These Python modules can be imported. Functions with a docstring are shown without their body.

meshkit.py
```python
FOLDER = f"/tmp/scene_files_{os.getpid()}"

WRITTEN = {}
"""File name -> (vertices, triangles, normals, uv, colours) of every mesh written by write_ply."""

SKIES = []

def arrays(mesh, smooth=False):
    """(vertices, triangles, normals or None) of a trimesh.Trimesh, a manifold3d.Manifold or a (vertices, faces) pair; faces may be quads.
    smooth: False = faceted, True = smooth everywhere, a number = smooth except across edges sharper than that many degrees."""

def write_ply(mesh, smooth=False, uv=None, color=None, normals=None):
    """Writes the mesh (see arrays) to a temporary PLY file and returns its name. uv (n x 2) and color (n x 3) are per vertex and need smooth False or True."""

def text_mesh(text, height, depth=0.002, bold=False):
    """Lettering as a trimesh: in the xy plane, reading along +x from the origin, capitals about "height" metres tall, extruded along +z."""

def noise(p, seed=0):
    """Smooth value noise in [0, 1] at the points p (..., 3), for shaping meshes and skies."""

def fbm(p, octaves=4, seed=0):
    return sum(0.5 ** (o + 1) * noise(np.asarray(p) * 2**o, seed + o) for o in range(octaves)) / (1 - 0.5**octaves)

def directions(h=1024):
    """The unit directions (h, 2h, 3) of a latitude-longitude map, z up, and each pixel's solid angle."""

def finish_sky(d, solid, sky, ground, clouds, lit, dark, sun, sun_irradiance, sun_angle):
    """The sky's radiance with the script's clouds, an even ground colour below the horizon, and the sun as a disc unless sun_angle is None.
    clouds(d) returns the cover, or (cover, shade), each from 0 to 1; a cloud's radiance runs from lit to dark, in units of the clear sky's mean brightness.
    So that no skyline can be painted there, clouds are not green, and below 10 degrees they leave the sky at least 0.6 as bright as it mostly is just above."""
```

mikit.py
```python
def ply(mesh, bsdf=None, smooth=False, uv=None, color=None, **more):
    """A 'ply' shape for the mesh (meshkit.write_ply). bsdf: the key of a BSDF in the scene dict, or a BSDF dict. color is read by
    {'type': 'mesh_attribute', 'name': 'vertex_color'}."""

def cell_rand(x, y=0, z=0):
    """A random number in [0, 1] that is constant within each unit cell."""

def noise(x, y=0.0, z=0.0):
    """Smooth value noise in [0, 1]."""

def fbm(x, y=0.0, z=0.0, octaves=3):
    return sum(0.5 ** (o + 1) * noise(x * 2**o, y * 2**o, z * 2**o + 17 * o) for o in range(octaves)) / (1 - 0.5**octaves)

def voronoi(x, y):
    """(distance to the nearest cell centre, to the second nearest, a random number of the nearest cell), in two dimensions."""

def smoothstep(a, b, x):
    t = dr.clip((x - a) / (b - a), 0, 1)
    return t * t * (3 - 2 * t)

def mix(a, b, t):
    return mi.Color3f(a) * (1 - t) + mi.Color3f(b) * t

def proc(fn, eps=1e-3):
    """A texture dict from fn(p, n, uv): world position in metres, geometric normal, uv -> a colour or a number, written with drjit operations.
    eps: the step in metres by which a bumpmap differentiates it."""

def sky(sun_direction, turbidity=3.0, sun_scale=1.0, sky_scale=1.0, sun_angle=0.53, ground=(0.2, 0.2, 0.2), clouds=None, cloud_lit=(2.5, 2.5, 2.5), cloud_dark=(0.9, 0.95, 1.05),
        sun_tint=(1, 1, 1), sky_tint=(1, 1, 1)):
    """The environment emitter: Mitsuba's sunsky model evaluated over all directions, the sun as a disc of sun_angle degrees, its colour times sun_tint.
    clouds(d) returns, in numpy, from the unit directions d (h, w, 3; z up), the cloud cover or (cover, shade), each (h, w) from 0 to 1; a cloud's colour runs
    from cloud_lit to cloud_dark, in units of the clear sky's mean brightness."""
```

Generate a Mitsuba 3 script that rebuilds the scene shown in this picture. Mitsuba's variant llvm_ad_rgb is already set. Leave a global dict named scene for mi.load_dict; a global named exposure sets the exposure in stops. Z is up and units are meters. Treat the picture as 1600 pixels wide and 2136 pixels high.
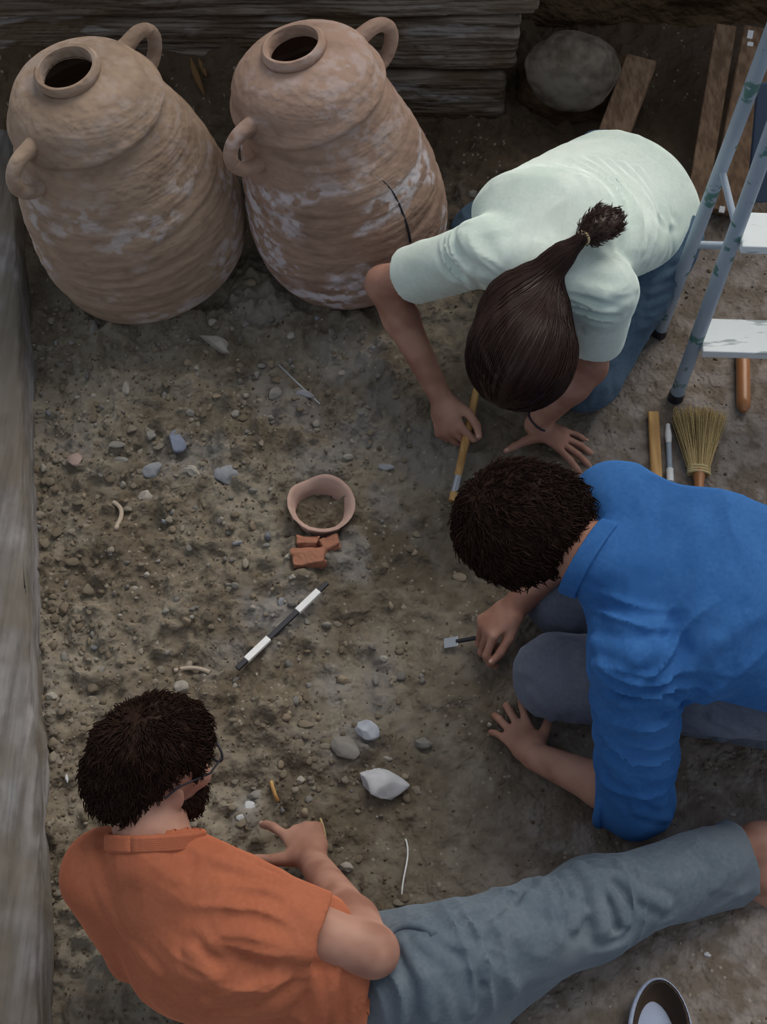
import math, random, time
import numpy as np, trimesh, drjit as dr, mitsuba as mi, mikit, meshkit
from mikit import proc, noise, fbm, voronoi, cell_rand, smoothstep, mix
random.seed(7); RS = np.random.RandomState(7)
T = mi.ScalarTransform4f
scene, labels = {}, {}
# ------------------------------------------------------------------ camera, light, exposure
EYE, TILT, FOCAL = 2.75, math.radians(32.0), 2967.0
CAM = np.array([0, 0, EYE]); FWD = np.array([0, math.sin(TILT), -math.cos(TILT)]); RGT = np.array([1.0, 0, 0]); UPV = np.cross(RGT, FWD)
scene['camera'] = {'type': 'perspective', 'fov': math.degrees(2 * math.atan(800 / FOCAL)), 'fov_axis': 'x', 'near_clip': 0.05, 'far_clip': 100.0,
                   'to_world': T().look_at(origin=CAM.tolist(), target=(CAM + FWD).tolist(), up=[0, 0, 1])}
exposure = 1.42
def overcast(d):
    e = np.clip(d[..., 2], 0, 1)
    return 0.97 + 0 * e, 0.10 + 0.5 * (1 - e)
scene['sky'] = mikit.sky([0.34, 0.54, 0.77], turbidity=5.0, sun_scale=0.62, sky_scale=1.0, sun_angle=42, clouds=overcast,
                         cloud_lit=(1.25, 1.30, 1.36), cloud_dark=(0.62, 0.66, 0.74), sun_tint=(0.92, 1.0, 1.12))
def at(px, py, z=0.0):
    """The point at height z that lies where the survey photograph shows pixel (px, py)."""
    d = FWD + RGT * (px - 800) / FOCAL - UPV * (py - 1068) / FOCAL
    return CAM + d * ((z - EYE) / d[2])
def ray(px, py):
    d = FWD + RGT * (px - 800) / FOCAL - UPV * (py - 1068) / FOCAL
    return d / np.linalg.norm(d)
def nz(v): v = np.asarray(v, float); return v / np.linalg.norm(v)

# ------------------------------------------------------------------ scene bookkeeping
def numbered(k):
    if k not in USED: USED.add(k); return k
    i = 1
    while f'{k}_{i:03d}' in USED: i += 1
    USED.add(f'{k}_{i:03d}'); return f'{k}_{i:03d}'
USED = set()
def thing(name, label, cat, group=None):
    k = numbered(name); labels[k] = {'label': label, 'category': cat}
    if group: labels[k]['group'] = group
    return k
def part(parent, name, mesh, bsdf, smooth=True, label=None, kind=None, color=None):
    k = numbered(parent + '__' + name)
    scene[k] = mesh if isinstance(mesh, dict) else mikit.ply(mesh, bsdf, smooth, color=color)
    if label or kind:
        labels[k] = {}
        if label: labels[k]['label'] = label
        if kind: labels[k]['kind'] = kind
    return k
def whole(name, mesh, bsdf, label, cat, group=None, smooth=True, color=None, kind=None):
    k = thing(name, label, cat, group); scene[k] = mikit.ply(mesh, bsdf, smooth, color=color)
    if kind: labels[k]['kind'] = kind
    return k
def struct(name, mesh, bsdf, label, smooth=True):
    k = numbered(name); labels[k] = {'label': label, 'kind': 'structure'}
    if mesh is not None: scene[k] = mikit.ply(mesh, bsdf, smooth)
    return k

# ------------------------------------------------------------------ materials
def tw(b): return {'type': 'twosided', 'bsdf': b}
def pr(col, rough=0.8, spec=0.3, **k): return {'type': 'principled', 'base_color': col if isinstance(col, dict) else {'type': 'rgb', 'value': list(col)}, 'roughness': rough, 'specular': spec, **k}
def bump(b, fn, scale=1.0, eps=1e-3): return {'type': 'bumpmap', 'arbitrary': proc(fn, eps), 'scale': scale, 'bsdf': b}
def mat(key, b): scene[key] = tw(b); return key

DUST = [(*at(px, py)[:2], rx, ry) for px, py, rx, ry in ((715, 755, .09, .10), (665, 965, .07, .06), (735, 1165, .05, .08), (565, 1290, .06, .05), (690, 1430, .05, .06), (745, 1545, .05, .05), (515, 1690, .03, .05), (560, 640, .12, .06), (395, 950, .10, .08))]
def c_ground(p, n, uv):
    a = fbm(p.x * 3.1 + 5, p.y * 3.1, 2.0, 4); b = fbm(p.x * 11, p.y * 11, p.z * 11 + 4, 4); c = fbm(p.x * 55, p.y * 55, p.z * 55, 3)
    col = mix((0.124, 0.103, 0.077), (0.242, 0.220, 0.182), smoothstep(0.34, 0.66, 0.40 * a + 0.36 * b + 0.24 * c))
    col = mix(col, (0.20, 0.19, 0.185), smoothstep(0.52, 0.68, fbm(p.x * 4 + 31, p.y * 4 + 7, 0.5, 4)) * smoothstep(0.4, 0.6, b) * 0.75)
    smooth_floor = smoothstep(0.1, 0.55, p.x + (1.3 - p.y) * 0.25 + 0.5 * (a - 0.5))
    m = smoothstep(0.32, 0.70, fbm(p.x * 30, p.y * 30, 3.0, 5))
    col = mix(col, mix((0.150, 0.124, 0.108), (0.275, 0.250, 0.246), m), smooth_floor * 0.75)
    for q in DUST:
        e = dr.exp(-(dr.square((p.x - q[0]) / q[2]) + dr.square((p.y - q[1]) / q[3]))); col = mix(col, (0.245, 0.242, 0.240), smoothstep(0.2, 0.85, e * (0.2 + 0.8 * b + 0.8 * c)) * 0.6)
    toward_back = smoothstep(2.35, 3.0, p.y + 0.3 * (b - .5))  # earth colour turns darker brown towards the back wall
    col = mix(col, mix((0.048, 0.030, 0.018), (0.11, 0.075, 0.046), b), toward_back * 0.85)
    d1, d2, r = voronoi(p.x * 95, p.y * 95)
    speck = smoothstep(0.36, 0.20, d1 + 0.25 * (noise(p.x * 300, p.y * 300) - .5)) * smoothstep(0.925, 0.935, r) * smoothstep(0.40, 0.6, fbm(p.x * 8, p.y * 8, 9.0, 2))
    return mix(col, (0.34, 0.315, 0.28), speck * 0.7)
def h_ground(p, n, uv): return fbm(p.x * 130, p.y * 130, p.z * 130, 3) + 0.8 * fbm(p.x * 42, p.y * 42, p.z * 42, 2)
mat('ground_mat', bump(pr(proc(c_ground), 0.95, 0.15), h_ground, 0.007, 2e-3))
def c_earthwall(p, n, uv):
    a = fbm(p.x * 6, p.y * 6, p.z * 14, 4); b = fbm(p.x * 30, p.y * 30, p.z * 45, 3)
    return mix((0.045, 0.026, 0.015), (0.125, 0.084, 0.050), smoothstep(0.3, 0.7, 0.6 * a + 0.4 * b))
mat('earth_wall_mat', bump(pr(proc(c_earthwall), 0.95, 0.15), lambda p, n, uv: fbm(p.x * 40, p.y * 40, p.z * 60, 4), 0.02, 2e-3))
def c_slab(p, n, uv):
    a = fbm(p.x * 2.5, p.y * 5, p.z * 42, 4); b = fbm(p.x * 9, p.y * 9, p.z * 110, 3); c = fbm(p.x * 5 + 9, p.y * 5, p.z * 7, 3)
    col = mix((0.085, 0.062, 0.044), (0.275, 0.245, 0.215), smoothstep(0.32, 0.68, 0.55 * a + 0.45 * b))
    col = mix(col, (0.125, 0.088, 0.055), smoothstep(0.46, 0.68, c) * 0.7)
    return mix(col, (0.40, 0.38, 0.39), smoothstep(0.62, 0.74, fbm(p.x * 8, 3.0, p.z * 24, 3)) * 0.55)
mat('slab_mat', bump(pr(proc(c_slab), 0.9, 0.2), lambda p, n, uv: fbm(p.x * 9, p.y * 20, p.z * 150, 3) + fbm(p.x * 60, p.y * 60, p.z * 60, 3), 0.008, 2e-3))
def c_beam(p, n, uv):
    a = fbm(p.x * 38, p.y * 2.2, p.z * 38, 4); b = fbm(p.x * 90, p.y * 6, p.z * 90, 3); c = fbm(p.x * 7 + 3, p.y * 5, p.z * 7, 3)
    col = mix((0.120, 0.112, 0.108), (0.285, 0.285, 0.300), smoothstep(0.3, 0.7, 0.4 * a + 0.3 * b + 0.3 * fbm(p.x * 30, p.y * 22, p.z * 30, 4)))
    return mix(col, (0.135, 0.120, 0.098), smoothstep(0.42, 0.62, c) * 0.75)
mat('beam_mat', bump(pr(proc(c_beam), 0.85, 0.2), lambda p, n, uv: fbm(p.x * 90, p.y * 5, p.z * 90, 3) + 0.6 * fbm(p.x * 40, p.y * 40, p.z * 40, 3), 0.007, 2e-3))
def jar_colour(base, dark, pale, seed, amount):
    def f(p, n, uv):
        a = fbm(p.x * 7 + seed, p.y * 7, p.z * 9, 4); b = fbm(p.x * 34, p.y * 34, p.z * 70 + seed, 3); g = fbm(p.x * 3 + seed, p.y * 3, p.z * 85, 3)
        col = mix(dark, base, smoothstep(0.25, 0.62, 0.5 * a + 0.25 * b + 0.25 * g))
        w = smoothstep(0.47, 0.62, fbm(p.x * 9 + 3 * seed, p.y * 9, p.z * 11, 4)) * smoothstep(0.38, 0.62, fbm(p.x * 45, p.y * 45, p.z * 45 + seed, 3))
        s = smoothstep(0.50, 0.78, fbm(p.x * 22 + seed, p.y * 22 + 9, p.z * 30, 5))
        col = mix(col, (dark[0] * 0.62, dark[1] * 0.6, dark[2] * 0.6), s * 0.32)
        low = smoothstep(0.46, 0.40, p.z)
        return mix(col, pale, w * amount * (0.30 + 0.70 * low))
    return f
jar_bump = lambda p, n, uv: fbm(p.x * 3, p.y * 3, p.z * 120, 2) * 0.5 + fbm(p.x * 70, p.y * 70, p.z * 70, 3)
mat('jar_tan_mat', bump(pr(proc(jar_colour((0.385, 0.290, 0.225), (0.255, 0.186, 0.142), (0.50, 0.46, 0.47), 2.0, 0.8)), 0.85, 0.2), jar_bump, 0.004, 2e-3))
mat('jar_pink_mat', bump(pr(proc(jar_colour((0.400, 0.280, 0.225), (0.265, 0.178, 0.142), (0.60, 0.57, 0.62), 6.0, 1.0)), 0.85, 0.2), jar_bump, 0.004, 2e-3))
def c_skin(p, n, uv):
    a = fbm(p.x * 16, p.y * 16, p.z * 16, 3)
    return mix((0.30, 0.150, 0.112), (0.45, 0.255, 0.200), smoothstep(0.3, 0.7, a))
mat('skin_mat', pr(proc(c_skin), 0.55, 0.35))
mat('hair_mat', pr((0.022, 0.0105, 0.0075), 0.6, 0.12))
mat('hair_brown_mat', pr((0.024, 0.0105, 0.0085), 0.42, 0.30))
def cloth(key, c0, c1, freq=420, seed=0.0, sheen=0.2):
    def f(p, n, uv):
        return mix(c0, c1, smoothstep(0.28, 0.72, 0.7 * fbm(p.x * 9 + seed, p.y * 9, p.z * 9, 3) + 0.3 * fbm(p.x * 160, p.y * 160, p.z * 160, 2)))
    mat(key, pr(proc(f), 0.9, 0.15, sheen=sheen))
cloth('white_cotton_mat', (0.60, 0.74, 0.70), (0.72, 0.84, 0.81), seed=3)
cloth('orange_cotton_mat', (0.36, 0.118, 0.066), (0.43, 0.150, 0.085), seed=1)
cloth('blue_cotton_mat', (0.026, 0.110, 0.33), (0.042, 0.150, 0.41), seed=8)
cloth('denim_mat', (0.052, 0.098, 0.160), (0.090, 0.145, 0.215), seed=5)
cloth('grey_denim_mat', (0.105, 0.130, 0.190), (0.150, 0.180, 0.245), seed=9)
cloth('drill_mat', (0.100, 0.138, 0.182), (0.150, 0.185, 0.228), seed=12)
def wood_colour(c0, c1, k=60.0):
    def f(p, n, uv): return mix(c0, c1, smoothstep(0.3, 0.7, 0.5 * fbm(p.x * k, p.y * 5, p.z * k, 3) + 0.5 * fbm(p.x * k * 2.3, p.y * 14, p.z * k * 2, 2)))
    return f
mat('ochre_wood_mat', pr(proc(wood_colour((0.40, 0.22, 0.075), (0.58, 0.36, 0.14))), 0.55, 0.35))
mat('brown_wood_mat', pr(proc(wood_colour((0.145, 0.090, 0.058), (0.270, 0.180, 0.120))), 0.75, 0.25))
mat('red_wood_mat', pr((0.33, 0.145, 0.060), 0.30, 0.5))
def c_paint(p, n, uv):
    w = smoothstep(0.60, 0.68, fbm(p.x * 30, p.y * 30, p.z * 30, 4))
    return mix(mix((0.26, 0.345, 0.45), (0.42, 0.50, 0.60), fbm(p.x * 10, p.y * 10, p.z * 10, 2)), (0.05, 0.17, 0.14), w * 0.85)
mat('blue_paint_mat', pr(proc(c_paint), 0.5, 0.4))
def c_tread(p, n, uv):
    s = smoothstep(0.58, 0.70, fbm(p.x * 14, p.y * 85, p.z * 40, 4))
    return mix((0.72, 0.80, 0.85), (0.24, 0.30, 0.33), s * 0.8)
mat('white_paint_mat', pr(proc(c_tread), 0.6, 0.35))
mat('straw_mat', pr((0.46, 0.36, 0.18), 0.7, 0.3))
mat('string_mat', pr((0.52, 0.44, 0.25), 0.8, 0.2))
mat('steel_mat', pr((0.42, 0.46, 0.52), 0.4, 0.5, metallic=0.7))
mat('black_mat', pr((0.022, 0.024, 0.036), 0.5, 0.4))
mat('white_mat', pr((0.82, 0.86, 0.90), 0.6, 0.3))
def c_clay(p, n, uv): return mix((0.42, 0.285, 0.245), (0.52, 0.38, 0.34), fbm(p.x * 40, p.y * 40, p.z * 60, 3))
mat('clay_mat', pr(proc(c_clay), 0.85, 0.2))
mat('red_clay_mat', bump(pr((0.36, 0.170, 0.115), 0.9, 0.2), lambda p, n, uv: fbm(p.x * 120, p.y * 120, p.z * 120, 3), 0.006, 2e-3))
def c_stone(p, n, uv): return mix((0.6, 0.6, 0.6), (1.15, 1.15, 1.15), smoothstep(0.3, 0.7, fbm(p.x * 60, p.y * 60, p.z * 60, 4)))
mat('stone_mat', {'type': 'principled', 'base_color': {'type': 'mesh_attribute', 'name': 'vertex_color'}, 'roughness': 0.9, 'specular': 0.2})
def c_boulder(p, n, uv): return mix((0.085, 0.072, 0.058), (0.20, 0.18, 0.155), smoothstep(0.3, 0.7, 0.6 * fbm(p.x * 12, p.y * 12, p.z * 20, 4) + 0.4 * fbm(p.x * 50, p.y * 50, p.z * 50, 3)))
mat('boulder_mat', pr(proc(c_boulder), 0.9, 0.2))
mat('canvas_mat', pr((0.33, 0.40, 0.56), 0.85, 0.2))
mat('dark_lining_mat', pr((0.055, 0.040, 0.032), 0.9, 0.1))
mat('dark_panel_mat', pr((0.055, 0.080, 0.135), 0.7, 0.3))

# ------------------------------------------------------------------ distance fields -> meshes
def smin(a, b, k):
    if k <= 0: return np.minimum(a, b)
    h = np.clip(0.5 + 0.5 * (b - a) / k, 0, 1)
    return b + (a - b) * h - k * h * (1 - h)
def smax(a, b, k): return -smin(-a, -b, k)
def cone(a, b, ra, rb):
    a, b = np.asarray(a, np.float32), np.asarray(b, np.float32); ba = b - a; L = float(ba @ ba) + 1e-12
    def f(p):
        q = p - a; t = np.clip(q @ ba / L, 0, 1)
        return np.sqrt(((q - t[:, None] * ba) ** 2).sum(1)) - (ra + (rb - ra) * t)
    return f
def ell(c, axes, r):
    c = np.asarray(c, np.float32); R = np.asarray(axes, np.float32); r = np.asarray(r, np.float32)
    def f(p):
        q = (p - c) @ R.T
        k0 = np.sqrt(((q / r) ** 2).sum(1)); k1 = np.sqrt(((q / (r * r)) ** 2).sum(1)) + 1e-9
        return k0 * (k0 - 1) / k1
    return f
def econe(a, b, lat_a, lat_b, ra, rb):
    """A tapering limb of elliptic section: (lateral, depth) radii ra at a and rb at b, the lateral direction turning from lat_a to lat_b."""
    a, b = np.asarray(a, np.float32), np.asarray(b, np.float32); ba = b - a; L = float(ba @ ba); ax = ba / math.sqrt(L)
    la, lb = (nz(np.asarray(l) - ax * (np.asarray(l) @ ax)).astype(np.float32) for l in (lat_a, lat_b))
    ra, rb = np.asarray(ra, np.float32), np.asarray(rb, np.float32)
    def f(p):
        q = p - a; t = np.clip(q @ ba / L, 0, 1); q = q - t[:, None] * ba
        l = la + t[:, None] * (lb - la); l /= np.sqrt((l * l).sum(1))[:, None]
        d = np.cross(np.broadcast_to(ax, l.shape), l)
        r = ra + t[:, None] * (rb - ra)
        x, y, z = (q * l).sum(1), (q * d).sum(1), q @ ax
        rz = np.minimum(r[:, 0], r[:, 1])
        k0 = np.sqrt((x / r[:, 0]) ** 2 + (y / r[:, 1]) ** 2 + (z / rz) ** 2)
        k1 = np.sqrt((x / r[:, 0] ** 2) ** 2 + (y / r[:, 1] ** 2) ** 2 + (z / rz ** 2) ** 2) + 1e-9
        return k0 * (k0 - 1) / k1
    return f
def union(prims):
    """prims: (function, blend radius)"""
    def f(p):
        use = prims
        if len(p) > 300 and len(prims) > 3:
            lo, hi = p.min(0), p.max(0); c = ((lo + hi) / 2)[None]; r = float(np.linalg.norm(hi - lo)) / 2
            dc = np.array([float(g(c)[0]) for g, k in prims]); use = [x for x, v in zip(prims, dc) if v < dc.min() + 2.2 * r + 0.07]
        d = None
        for g, k in use: d = g(p) if d is None else smin(d, g(p), k)
        return d
    return f
def chunked(f, p, n=5000):
    return np.concatenate([f(p[i:i + n]) for i in range(0, len(p), n)]) if len(p) else np.zeros(0, np.float32)
def surface(f, lo, hi, h, slack=0.012):
    """Naive surface nets of f = 0 over the box, evaluating f only near the surface."""
    B = 4; lo = np.asarray(lo, float)
    nb = np.ceil((np.asarray(hi) - lo) / (h * B)).astype(int) + 1
    g = np.stack(np.meshgrid(*[np.arange(n) for n in nb], indexing='ij'), -1).reshape(-1, 3)
    q8 = g // 5; order = np.lexsort((q8[:, 2], q8[:, 1], q8[:, 0])); g = g[order]; inv = np.empty(len(g), int); inv[order] = np.arange(len(g))
    cen = (lo + (g * B + (B - 1) / 2) * h).astype(np.float32)
    dc = chunked(f, cen)
    on = np.abs(dc) < 0.9 * B * h * 1.25 + slack
    D = np.repeat(np.repeat(np.repeat(dc[inv].reshape(nb).astype(np.float32), B, 0), B, 1), B, 2)
    off = np.stack(np.meshgrid(*[np.arange(B)] * 3, indexing='ij'), -1).reshape(-1, 3)
    ijk = (g[on][:, None] * B + off[None]).reshape(-1, 3)
    D[ijk[:, 0], ijk[:, 1], ijk[:, 2]] = chunked(f, (lo + ijk * h).astype(np.float32))
    S = D < 0; n = np.array(S.shape)
    idx = np.full(n - 1, -1, np.int64)
    cnt = np.zeros(n - 1, np.int8)
    for a in (0, 1):
        for b in (0, 1):
            for c in (0, 1): cnt += S[a:n[0] - 1 + a, b:n[1] - 1 + b, c:n[2] - 1 + c]
    act = np.argwhere((cnt > 0) & (cnt < 8)); idx[act[:, 0], act[:, 1], act[:, 2]] = np.arange(len(act))
    acc, w = np.zeros((len(act), 3)), np.zeros(len(act))
    cor = {(a, b, c): D[act[:, 0] + a, act[:, 1] + b, act[:, 2] + c].astype(float) for a in (0, 1) for b in (0, 1) for c in (0, 1)}
    for k in cor:
        for ax in range(3):
            if k[ax] == 0:
                k2 = list(k); k2[ax] = 1; d0, d1 = cor[k], cor[tuple(k2)]
                m = (d0 < 0) != (d1 < 0); t = np.where(m, d0 / np.where(m, d0 - d1, 1), 0)
                pt = np.broadcast_to(np.array(k, float), acc.shape).copy(); pt[:, ax] += t
                acc += pt * m[:, None]; w += m
    V = lo + (act + acc / w[:, None]) * h
    F = []
    for ax in range(3):
        u, v = (ax + 1) % 3, (ax + 2) % 3
        s0 = [slice(None)] * 3; s1 = [slice(None)] * 3; s0[ax] = slice(0, -1); s1[ax] = slice(1, None)
        e = np.argwhere(S[tuple(s0)] != S[tuple(s1)])
        e = e[(e[:, u] > 0) & (e[:, v] > 0) & (e[:, u] < n[u] - 1) & (e[:, v] < n[v] - 1)]
        ins = S[e[:, 0], e[:, 1], e[:, 2]]
        def q(du, dv):
            k = e.copy(); k[:, u] -= du; k[:, v] -= dv; return idx[k[:, 0], k[:, 1], k[:, 2]]
        quad = np.stack([q(1, 1), q(0, 1), q(0, 0), q(1, 0)], 1)
        quad[~ins] = quad[~ins][:, ::-1]; F.append(quad)
    F = np.vstack(F); F = F[(F >= 0).all(1)]
    return V, np.vstack([F[:, [0, 1, 2]], F[:, [0, 2, 3]]])
def grad(f, p, e=0.002):
    p = p.astype(np.float32); return np.stack([f(p + np.eye(3, dtype=np.float32)[k] * e) - f(p - np.eye(3, dtype=np.float32)[k] * e) for k in range(3)], 1) / (2 * e)
def hit(f, px, py, near=1.2):
    """Where the sight line of a pixel meets the shape."""
    d = ray(px, py); t = near
    for _ in range(90):
        s = float(f((CAM + d * t)[None].astype(np.float32))[0])
        if s < 0.0006: break
        t += max(0.6 * s, 0.0008)
        if t > 4.2: break
    return CAM + d * t
def polydist(p, pts):
    best = np.full(len(p), 9.0, np.float32)
    for a, b in zip(pts[:-1], pts[1:]):
        a, b = np.asarray(a, np.float32), np.asarray(b, np.float32); ba = b - a; L = float(ba @ ba) + 1e-9
        q = p - a; t = np.clip(q @ ba / L, 0, 1); best = np.minimum(best, ((q - t[:, None] * ba) ** 2).sum(1))
    return np.sqrt(best)
def folds(f, lines, rumple=0.0, rf=14.0, seed=0, aniso=()):
    """Adds cloth folds: each line is (pixel polyline, width, height), raised (or pressed in) along the surface; rumple adds soft creases all over."""
    got = []
    for pts, w, a in lines:
        P = [hit(f, *q) for q in pts]; P = [P[0]] + [x for x in P[1:]]
        got.append((P, w * 1.1, a * 0.72))
    wr = []
    for (px, py), R, (dx, dy), fr, am in aniso:
        c = hit(f, px, py); n = nz(grad(f, c[None])[0]); al = at(px + dx, py + dy, c[2]) - at(px, py, c[2]); al = nz(al - n * (al @ n)); wr.append((c, R, al, np.cross(n, al), fr, am))
    def g(p):
        d = f(p); near = np.abs(d) < 0.06
        if near.any():
            q = p[near]; add = np.zeros(len(q), np.float32)
            lo, hi = q.min(0), q.max(0)
            for P, w, a in got:
                if (np.max(P, 0) < lo - 4.5 * w).any() or (np.min(P, 0) > hi + 4.5 * w).any(): continue
                s = polydist(q, P); add += a * np.exp(-(s / w) ** 2) - 0.45 * a * np.exp(-((s - 2.1 * w) / (1.1 * w)) ** 2)
            for c, R, al, pe, fr, am in wr:
                if (c < lo - 2 * R).any() or (c > hi + 2 * R).any(): continue
                v = q - c; ww = np.exp(-((v * v).sum(1) / (R * R)) ** 1.5); a_, b_ = v @ al, v @ pe
                s = meshkit.noise(np.stack([b_ * fr + 1.1 * meshkit.noise(q * 9, seed + 2) + seed, a_ * fr * .16 + 3, 0 * a_], 1), seed + 7)
                add += 1.6 * am * ww * ((1 - np.abs(2 * s - 1)) ** 1.6 - .35)
            if rumple:
                n1 = meshkit.fbm(q * rf, 2, seed); n2 = meshkit.noise(q * rf * np.array([2.2, 1.3, 1.7]) + n1[:, None] * 1.6, seed + 5)
                add += rumple * ((n1 - 0.5) * 1.5 + (0.5 - np.abs(2 * n2 - 1)))
            d = d.copy(); d[near] -= add
        return d
    return g
def cut(f, point, normal, k=0.003):
    """Keeps the side away from normal."""
    n = nz(normal).astype(np.float32); c = float(np.asarray(point) @ n)
    return lambda p: smax(f(p), p @ n - c, k)
def bounds(pts, pad): pts = np.array(pts); return pts.min(0) - pad, pts.max(0) + pad
def rot(v, axis, ang):
    axis = nz(axis); return v * math.cos(ang) + np.cross(axis, v) * math.sin(ang) + axis * (axis @ v) * (1 - math.cos(ang))
def tube(pts, r, sides=8, closed_ends=True):
    pts = np.asarray(pts, float); r = np.broadcast_to(np.asarray(r, float), len(pts)); n = len(pts)
    tan = np.gradient(pts, axis=0); tan /= np.linalg.norm(tan, axis=1, keepdims=True) + 1e-12
    ref = np.array([0, 0, 1.0]) if abs(tan[0][2]) < 0.9 else np.array([1.0, 0, 0])
    x = nz(np.cross(tan[0], ref)); V = []
    for i in range(n):
        x = nz(x - tan[i] * (x @ tan[i])); y = np.cross(tan[i], x)
        a = np.arange(sides) * 2 * np.pi / sides
        V.append(pts[i] + r[i] * (np.cos(a)[:, None] * x + np.sin(a)[:, None] * y))
    V = np.vstack(V); F = []
    for i in range(n - 1):
        for s in range(sides):
            s2 = (s + 1) % sides; a, b, c, d = i * sides + s, i * sides + s2, (i + 1) * sides + s2, (i + 1) * sides + s
            F += [[a, b, c], [a, c, d]]
    if closed_ends:
        V = np.vstack([V, pts[:1], pts[-1:]]); m = len(V) - 2
        for s in range(sides):
            F += [[m, (s + 1) % sides, s], [m + 1, (n - 1) * sides + s, (n - 1) * sides + (s + 1) % sides]]
    return trimesh.Trimesh(V, F, process=False)
def join(ms): return trimesh.util.concatenate(ms)
def rbox(size, r=0.004, sub=1):
    """A box with rounded edges."""
    import manifold3d as m3
    s = m3.Manifold.sphere(r, 12); x, y, z = np.array(size) / 2 - r
    m = m3.Manifold.batch_hull([s.translate([a * x, b * y, c * z]) for a in (-1, 1) for b in (-1, 1) for c in (-1, 1)]).to_mesh()
    return trimesh.Trimesh(m.vert_properties[:, :3], m.tri_verts, process=False)
def frame_move(mesh, x, y, z, o):
    M = np.eye(4); M[:3, 0], M[:3, 1], M[:3, 2], M[:3, 3] = x, y, z, o; m = mesh.copy(); m.apply_transform(M); return m
def bar(a, b, w, t, up=(0, 0, 1), r=0.004):
    """A rounded bar from a to b, w wide and t thick."""
    a, b = np.asarray(a, float), np.asarray(b, float); x = nz(b - a); y = nz(np.cross(up, x)); z = np.cross(x, y)
    return frame_move(rbox((np.linalg.norm(b - a), w, t), r), x, y, z, (a + b) / 2)
def spline(pts, n):
    from scipy.interpolate import CubicSpline
    pts = np.asarray(pts, float); s = np.r_[0, np.cumsum(np.linalg.norm(np.diff(pts, axis=0), axis=1))]
    return CubicSpline(s, pts)(np.linspace(0, s[-1], n))
def strip(v, w): return (v, w)

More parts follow.
